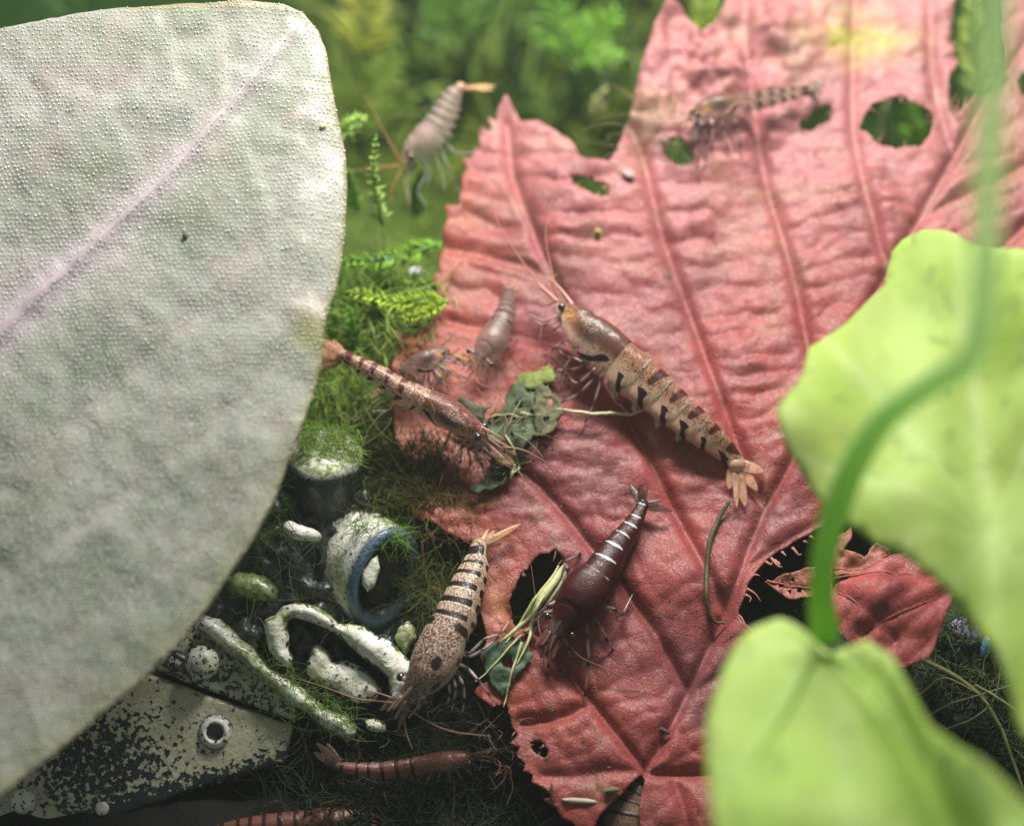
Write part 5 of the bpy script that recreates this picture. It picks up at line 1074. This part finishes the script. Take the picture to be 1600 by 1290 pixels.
# ================================================================== DEBRIS
def scrap(name, poly, plane, h, col, label, cat='leaf scrap', holes=(), veins=(), seed=0, spacing=5, amp=5.0, vcol=(.45, .42, .22), curl=.08):
    V, F = cdt_sheet(jitter_poly(poly, 4, amp, seed), [jitter_poly(q, 4, 2.4, seed + 1) for q in holes], spacing); px, py = V[:, 0], V[:, 1]
    hf = lambda x, y: h + curl * fbm(x / 26, y / 26, seed * 1.3)
    root = empty(name, plane(px.mean(), py.mean(), h), label, cat)
    tn = mix(np.array(col) * .6, np.array(col) * 1.5, np.clip(.5 + fbm(px / 18, py / 18, seed + 2.), 0, 1))
    b = mesh('blade', plane(px, py, hf(px, py)), F, M['debris'], root, tint=tn); s = b.modifiers.new('thick', 'SOLIDIFY'); s.thickness = .012
    for ln in veins:
        P = spline(ln, 18); Vt, Ft = tube(plane(P[:, 0], P[:, 1], hf(P[:, 0], P[:, 1]) + .01), np.linspace(.017, .006, 18), 6); mesh('leaf_vein', Vt, Ft, M['debris'], root, tint=vcol)
scrap('green_leaf_scrap', [(738, 662), (765, 668), (790, 648), (800, 612), (822, 606), (838, 628), (850, 652), (876, 664), (862, 676), (846, 686), (826, 706), (818, 735), (800, 752), (780, 768), (748, 784), (736, 778), (762, 752), (776, 716), (768, 690), (745, 682)], LH, .10,
      (.055, .085, .035), 'ragged dark green leaf skeleton between the brown banded shrimp and the largest tan shrimp', holes=[[(806, 642), (816, 640), (818, 650), (808, 652)], [(796, 690), (806, 688), (804, 698)], [(828, 656), (838, 656), (834, 664)]],
      veins=[[(800, 760), (806, 720), (790, 690), (800, 668), (815, 640)], [(748, 690), (762, 668), (790, 660), (812, 664)], [(806, 720), (812, 740), (800, 756)], [(815, 660), (840, 664), (868, 662)]], seed=3)
scrap('green_leaf_scrap', [(775, 1010), (800, 1000), (826, 1018), (830, 1040), (812, 1060), (800, 1078), (786, 1096), (776, 1080), (760, 1050), (752, 1030)], LH, .07,
      (.06, .10, .05), 'torn dull green leaf scrap crossed by a yellow vein, right of the black-banded tan shrimp', holes=[[(786, 1034), (802, 1030), (806, 1048), (790, 1052)]], veins=[[(834, 975), (805, 1010), (770, 1050), (745, 1075)], [(816, 1010), (800, 1060), (788, 1110)]], seed=5)
scrap('green_leaf_scrap', [(848, 588), (866, 590), (872, 602), (862, 612), (846, 618), (830, 622), (812, 614), (806, 598), (822, 594)], LH, .12, (.16, .20, .04), 'tiny mossy yellow green scrap above the dark green leaf skeleton', seed=9, amp=4)
scrap('green_leaf_scrap', [(838, 624), (858, 616), (874, 640), (884, 662), (866, 690), (846, 700), (836, 672)], LH, .16, (.10, .10, .04), 'small brown green tatter at the right end of the dark green leaf skeleton', holes=[[(852, 640), (864, 640), (862, 654)], [(850, 668), (860, 668), (856, 680)]], seed=31, spacing=4)
scrap('green_leaf_scrap', [(700, 650), (726, 642), (748, 656), (770, 650), (760, 668), (730, 672), (708, 668)], LH, .16, (.07, .08, .04), 'low dark tatter under the eyes of the brown banded shrimp', seed=33, spacing=4)
scrap('green_leaf_scrap', [(770, 700), (790, 710), (808, 726), (800, 748), (778, 742), (764, 724)], LH, .2, (.16, .09, .04), 'brownish tatter at the lower end of the dark green leaf skeleton', seed=35, spacing=4)
hair([(735, 640), (830, 600), (880, 640), (870, 690), (810, 740), (750, 760)], 330, dL(.2), .26, .0042, (.10, .10, .03), (.40, .36, .18), bend=1.6)
hair([(740, 650), (870, 640), (860, 680), (750, 700)], 60, dL(.28), .5, .0038, (.40, .36, .20), (.62, .55, .36), bend=1.0)
DP = Plane((0, 1290, 20.6), (900, 1290, 20.6), (400, 1000, 21.6))
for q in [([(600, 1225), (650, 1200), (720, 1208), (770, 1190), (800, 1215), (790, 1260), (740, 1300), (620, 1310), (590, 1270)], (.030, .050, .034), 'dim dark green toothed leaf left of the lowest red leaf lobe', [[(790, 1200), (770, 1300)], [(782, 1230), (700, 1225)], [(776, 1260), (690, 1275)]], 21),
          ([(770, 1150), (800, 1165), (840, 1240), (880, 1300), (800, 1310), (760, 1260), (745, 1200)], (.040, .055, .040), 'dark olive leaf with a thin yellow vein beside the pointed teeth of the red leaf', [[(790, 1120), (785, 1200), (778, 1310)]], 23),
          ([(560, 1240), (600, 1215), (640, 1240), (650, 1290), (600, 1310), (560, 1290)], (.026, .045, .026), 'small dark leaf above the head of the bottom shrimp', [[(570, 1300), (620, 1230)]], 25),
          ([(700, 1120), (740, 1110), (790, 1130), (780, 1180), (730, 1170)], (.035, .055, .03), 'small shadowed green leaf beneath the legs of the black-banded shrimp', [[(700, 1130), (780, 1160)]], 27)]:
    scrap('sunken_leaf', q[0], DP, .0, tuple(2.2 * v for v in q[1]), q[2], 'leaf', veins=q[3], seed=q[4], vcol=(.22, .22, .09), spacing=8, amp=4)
def stick(name, pts, r, col, label, cat, k=8, mat='debris', n=50, wig=.006, strands_=1, group=None):
    P0 = spline([LH(np.array(float(a)), np.array(float(b)), float(c)) for a, b, c in pts], n); R = np.interp(np.linspace(0, 1, n), np.linspace(0, 1, len(r)), r) / 160
    P = P0 + wig * np.stack([fbm(np.arange(n) / 5, 1.3, s) for s in (1., 4., 7.)], 1) * 2; V, F = tube(P, R, k); c = np.tile(np.array(col), (n, 1)) * (1 + .4 * fbm(np.arange(n) / 4, 2., 2.))[:, None]
    return tag(mesh(name, V, F, M[mat], tint=np.vstack([np.repeat(c, k, 0), c[:1], c[-1:]]).clip(0, 1)), label, cat, group)
stick('twig', [(1137, 789, .1), (1122, 815, .06), (1109, 850, .05), (1104, 890, .05), (1103, 930, .05), (1107, 962, .05), (1118, 974, .05), (1134, 976, .04)], [3.4, 4.2, 4.4, 4.2, 3.8, 3.6, 2.6, 1.6], (.085, .075, .030), 'thin dark olive twig curving down below the tail of the largest tan shrimp', 'twig')
stick('pale_root', [(868, 654, .14), (895, 659, .16), (925, 663, .16), (955, 662, .16), (985, 656, .14), (1003, 652, .1)], [1.2, 2.6, 3.0, 2.8, 2.4, 1.2], (.62, .56, .34), 'pale straw-like root running level under the belly of the largest tan shrimp', 'root')
straw = empty('frayed_straw', LH(840., 940., .2), 'frayed pale yellow straw lying between a bite hole and the near-black shrimp', 'straw')
for pts, r, c in [([(882, 894, .12), (868, 918, .16), (848, 948, .18), (828, 972, .16), (800, 998, .1), (780, 1012, .06)], [3, 7.5, 7, 5, 3, 1.5], (.58, .58, .30)), ([(884, 902, .1), (874, 925, .12), (858, 950, .12), (845, 975, .12), (830, 1000, .1)], [2, 3.5, 3.2, 2.5, 1.5], (.68, .66, .44)),
                  ([(874, 895, .14), (860, 922, .2), (836, 952, .2), (812, 985, .14), (792, 1012, .08)], [1.5, 3, 3, 2.4, 1.2], (.50, .54, .24)), ([(860, 930, .2), (842, 962, .24), (832, 985, .2), (826, 1010, .1), (808, 1045, .05)], [1.5, 2.5, 3, 2.4, 1.0], (.60, .62, .32))]:
    P = spline([LH(np.array(float(a)), np.array(float(b)), float(h)) for a, b, h in pts], 36); V, F = tube(P, np.interp(np.linspace(0, 1, 36), np.linspace(0, 1, len(r)), r) / 160, 8)
    V = V + .006 * np.stack([fbm(V[:, 0] * 12, V[:, 1] * 12, V[:, 2] * 12 + s) for s in (1., 4., 7.)], 1); mesh('fibre', V, F, M['debris'], straw, tint=c)
def chip(name, px, py, h, rx, ry, rz, col, label, cat, ang=0., plane=LH, rough=.2):
    c = plane(float(px), float(py), h); e1 = unit(np.cross(LP.n, Uv)); e2 = np.cross(LP.n, e1); a = -e1 * math.cos(ang) + e2 * math.sin(ang); b = np.cross(LP.n, a)
    V, F = ball(c, (rx / 160, ry / 160, rz / 160), 14, 9, (a, b, LP.n)); V = V + rough * min(rx, ry) / 160 * np.stack([fbm(V[:, 0] * 14, V[:, 1] * 14, V[:, 2] * 14 + s) for s in (1., 4., 7.)], 1)
    tag(mesh(name, V, F, M['debris'], tint=col), label, cat)
chip('dark_chip', 1037, 1140, .03, 11, 4, 4, (.07, .06, .065), 'small dark grey chip beside the lower midrib of the red leaf', 'chip', .5)
chip('pale_splinter', 905, 1252, .04, 28, 4, 3, (.55, .50, .36), 'long pale splinter near the bottom edge of the red leaf', 'splinter', .05)
chip('dark_splinter', 862, 1238, .03, 2.5, 12, 3, (.06, .03, .02), 'tiny upright dark splinter at the toothed lower edge of the red leaf', 'splinter')
chip('moult_flake', 982, 282, .04, 12, 7, 2, (.42, .30, .29), 'pale flake resting by the small upper bite hole of the red leaf', 'flake', .5)
chip('algae_tuft', 934, 370, .03, 6, 5, 4, (.38, .40, .10), 'tiny yellow green speck on the upper left of the red leaf', 'speck', rough=.8)
chip('algae_tuft', 955, 1238, .03, 14, 5, 4, (.16, .16, .06), 'faint olive smudge of algae above the pale splinter', 'speck', rough=.8)
chip('moult_flake', 1098, 200, .1, 10, 9, 3, (.55, .42, .34), 'beige flake beside the blurred beige shrimp', 'flake', rough=.3)
def mat_peb():
    t = NT('glass_pebble'); p = t.bsdf(Base_Color=t.attr('tint').outputs['Color'], Roughness=.15, Specular_IOR_Level=.6, Coat_Weight=.8); p.inputs['Subsurface Weight'].default_value = .3; p.inputs['Subsurface Radius'].default_value = (.1, .1, .1); return t.end(p.outputs[0])
M['peb'] = mat_peb()
for (x, y, dp, r, c, lb) in [(594, 408, 22.3, 17, (.50, .60, .70), 'pale blue pebble in the moss, upper of the pebbles left of the red leaf'), (630, 492, 21.8, 17, (.66, .70, .68), 'white pebble in the moss touching the red leaf teeth'), (650, 425, 22.5, 12, (.50, .52, .50), 'small grey pebble between the two pale pebbles in the moss'),
                             (1512, 985, 20.6, 34, (.16, .13, .20), 'dark purple glass pebble between the round leaves'), (1540, 1010, 20.3, 15, (.16, .36, .62), 'narrow bright blue glass pebble between the round leaves'), (1495, 1040, 20.9, 26, (.10, .14, .13), 'dark grey pebble under the purple glass one'),
                             (1470, 1010, 21., 22, (.05, .10, .13), 'teal black pebble at the tip of the crimson lobe'), (1560, 1080, 21., 26, (.06, .08, .05), 'mossy dark pebble behind the roots at the right'), (1500, 1140, 20.8, 20, (.40, .20, .18), 'reddish pebble near the lower round leaf rim'),
                             (1450, 1070, 20.6, 18, (.06, .12, .14), 'blue black pebble below the crimson lobe'), (1545, 1170, 20.8, 20, (.10, .13, .14), 'slate pebble lowest among the roots at the right'), (1480, 1095, 21.1, 22, (.08, .10, .05), 'olive pebble among the roots at the right')]:
    bm = bmesh.new(); bmesh.ops.create_icosphere(bm, subdivisions=2, radius=1); v = np.array([q.co[:] for q in bm.verts]); f = [[q.index for q in w.verts] for w in bm.faces]; bm.free()
    sc_ = np.array([1, .8, .7]) if 'narrow' not in lb else np.array([.55, .8, 1.7]); v = v * sc_ * (1 + .35 * fbm(v[:, 0] + x, v[:, 1] + y, v[:, 2]))[:, None]
    tag(mesh('pebble', W(float(x), float(y), dp) + v * r / 160, f, M['peb'], smooth=False, tint=tuple(min(.85, v * 1.5) for v in c)), lb, 'pebble')
RT = Plane((1400, 1000, 20.1), (1600, 1000, 20.0), (1500, 1290, 19.8))
for i, (ln, r, c, lb) in enumerate([([(1440, 1030), (1490, 1055), (1530, 1085), (1560, 1130), (1580, 1180), (1600, 1235)], 4.5, (.26, .26, .09), 'thickest olive root running down right between the round leaves'),
                     ([(1435, 1085), (1470, 1060), (1500, 1068), (1540, 1090)], 2.2, (.36, .26, .16), 'arched tan rootlet left of the thick olive root'),
                     ([(1445, 1120), (1480, 1100), (1530, 1085), (1610, 1060)], 2.0, (.26, .24, .12), 'thin rootlet crossing the thick olive root'), ([(1470, 1140), (1520, 1120), (1550, 1090), (1560, 1040)], 2.0, (.16, .20, .08), 'greenish rootlet rising toward the blue pebble'),
                     ([(1520, 1070), (1570, 1100), (1620, 1140)], 2.4, (.30, .34, .14), 'pale green rootlet leaving the thick root to the right')]):
    P = spline(ln, 30); V, F = tube(RT(P[:, 0], P[:, 1], .05 * i), np.linspace(r, r * .5, 30) / 160, 8); V = V + .008 * np.stack([fbm(V[:, 0] * 6, V[:, 1] * 6, V[:, 2] * 6 + s) for s in (1., 4., 7.)], 1); tag(mesh('root', V, F, M['debris'], tint=c), lb, 'root')

# ------------------------------------------------------------------ cloudy tank water
def add_water(dens):
    m = bpy.data.materials.new('cloudy_water'); m.use_nodes = True; t = m.node_tree; t.nodes.clear(); o = t.nodes.new('ShaderNodeOutputMaterial'); v = t.nodes.new('ShaderNodeVolumePrincipled')
    v.inputs['Color'].default_value = (.93, .96, .92, 1); v.inputs['Density'].default_value = dens; v.inputs['Anisotropy'].default_value = .3; t.links.new(v.outputs[0], o.inputs['Volume'])
    a, b, c, d, e, f = -21., 21., -20., 21., -5., 13.6
    V = [(a, c, e), (b, c, e), (b, d, e), (a, d, e), (a, c, f), (b, c, f), (b, d, f), (a, d, f)]; F = [[3, 2, 1, 0], [4, 5, 6, 7], [0, 1, 5, 4], [1, 2, 6, 5], [2, 3, 7, 6], [3, 0, 4, 7]]
    mesh('haze', V, F, m, smooth=False, kind='stuff')
add_water(.0015)
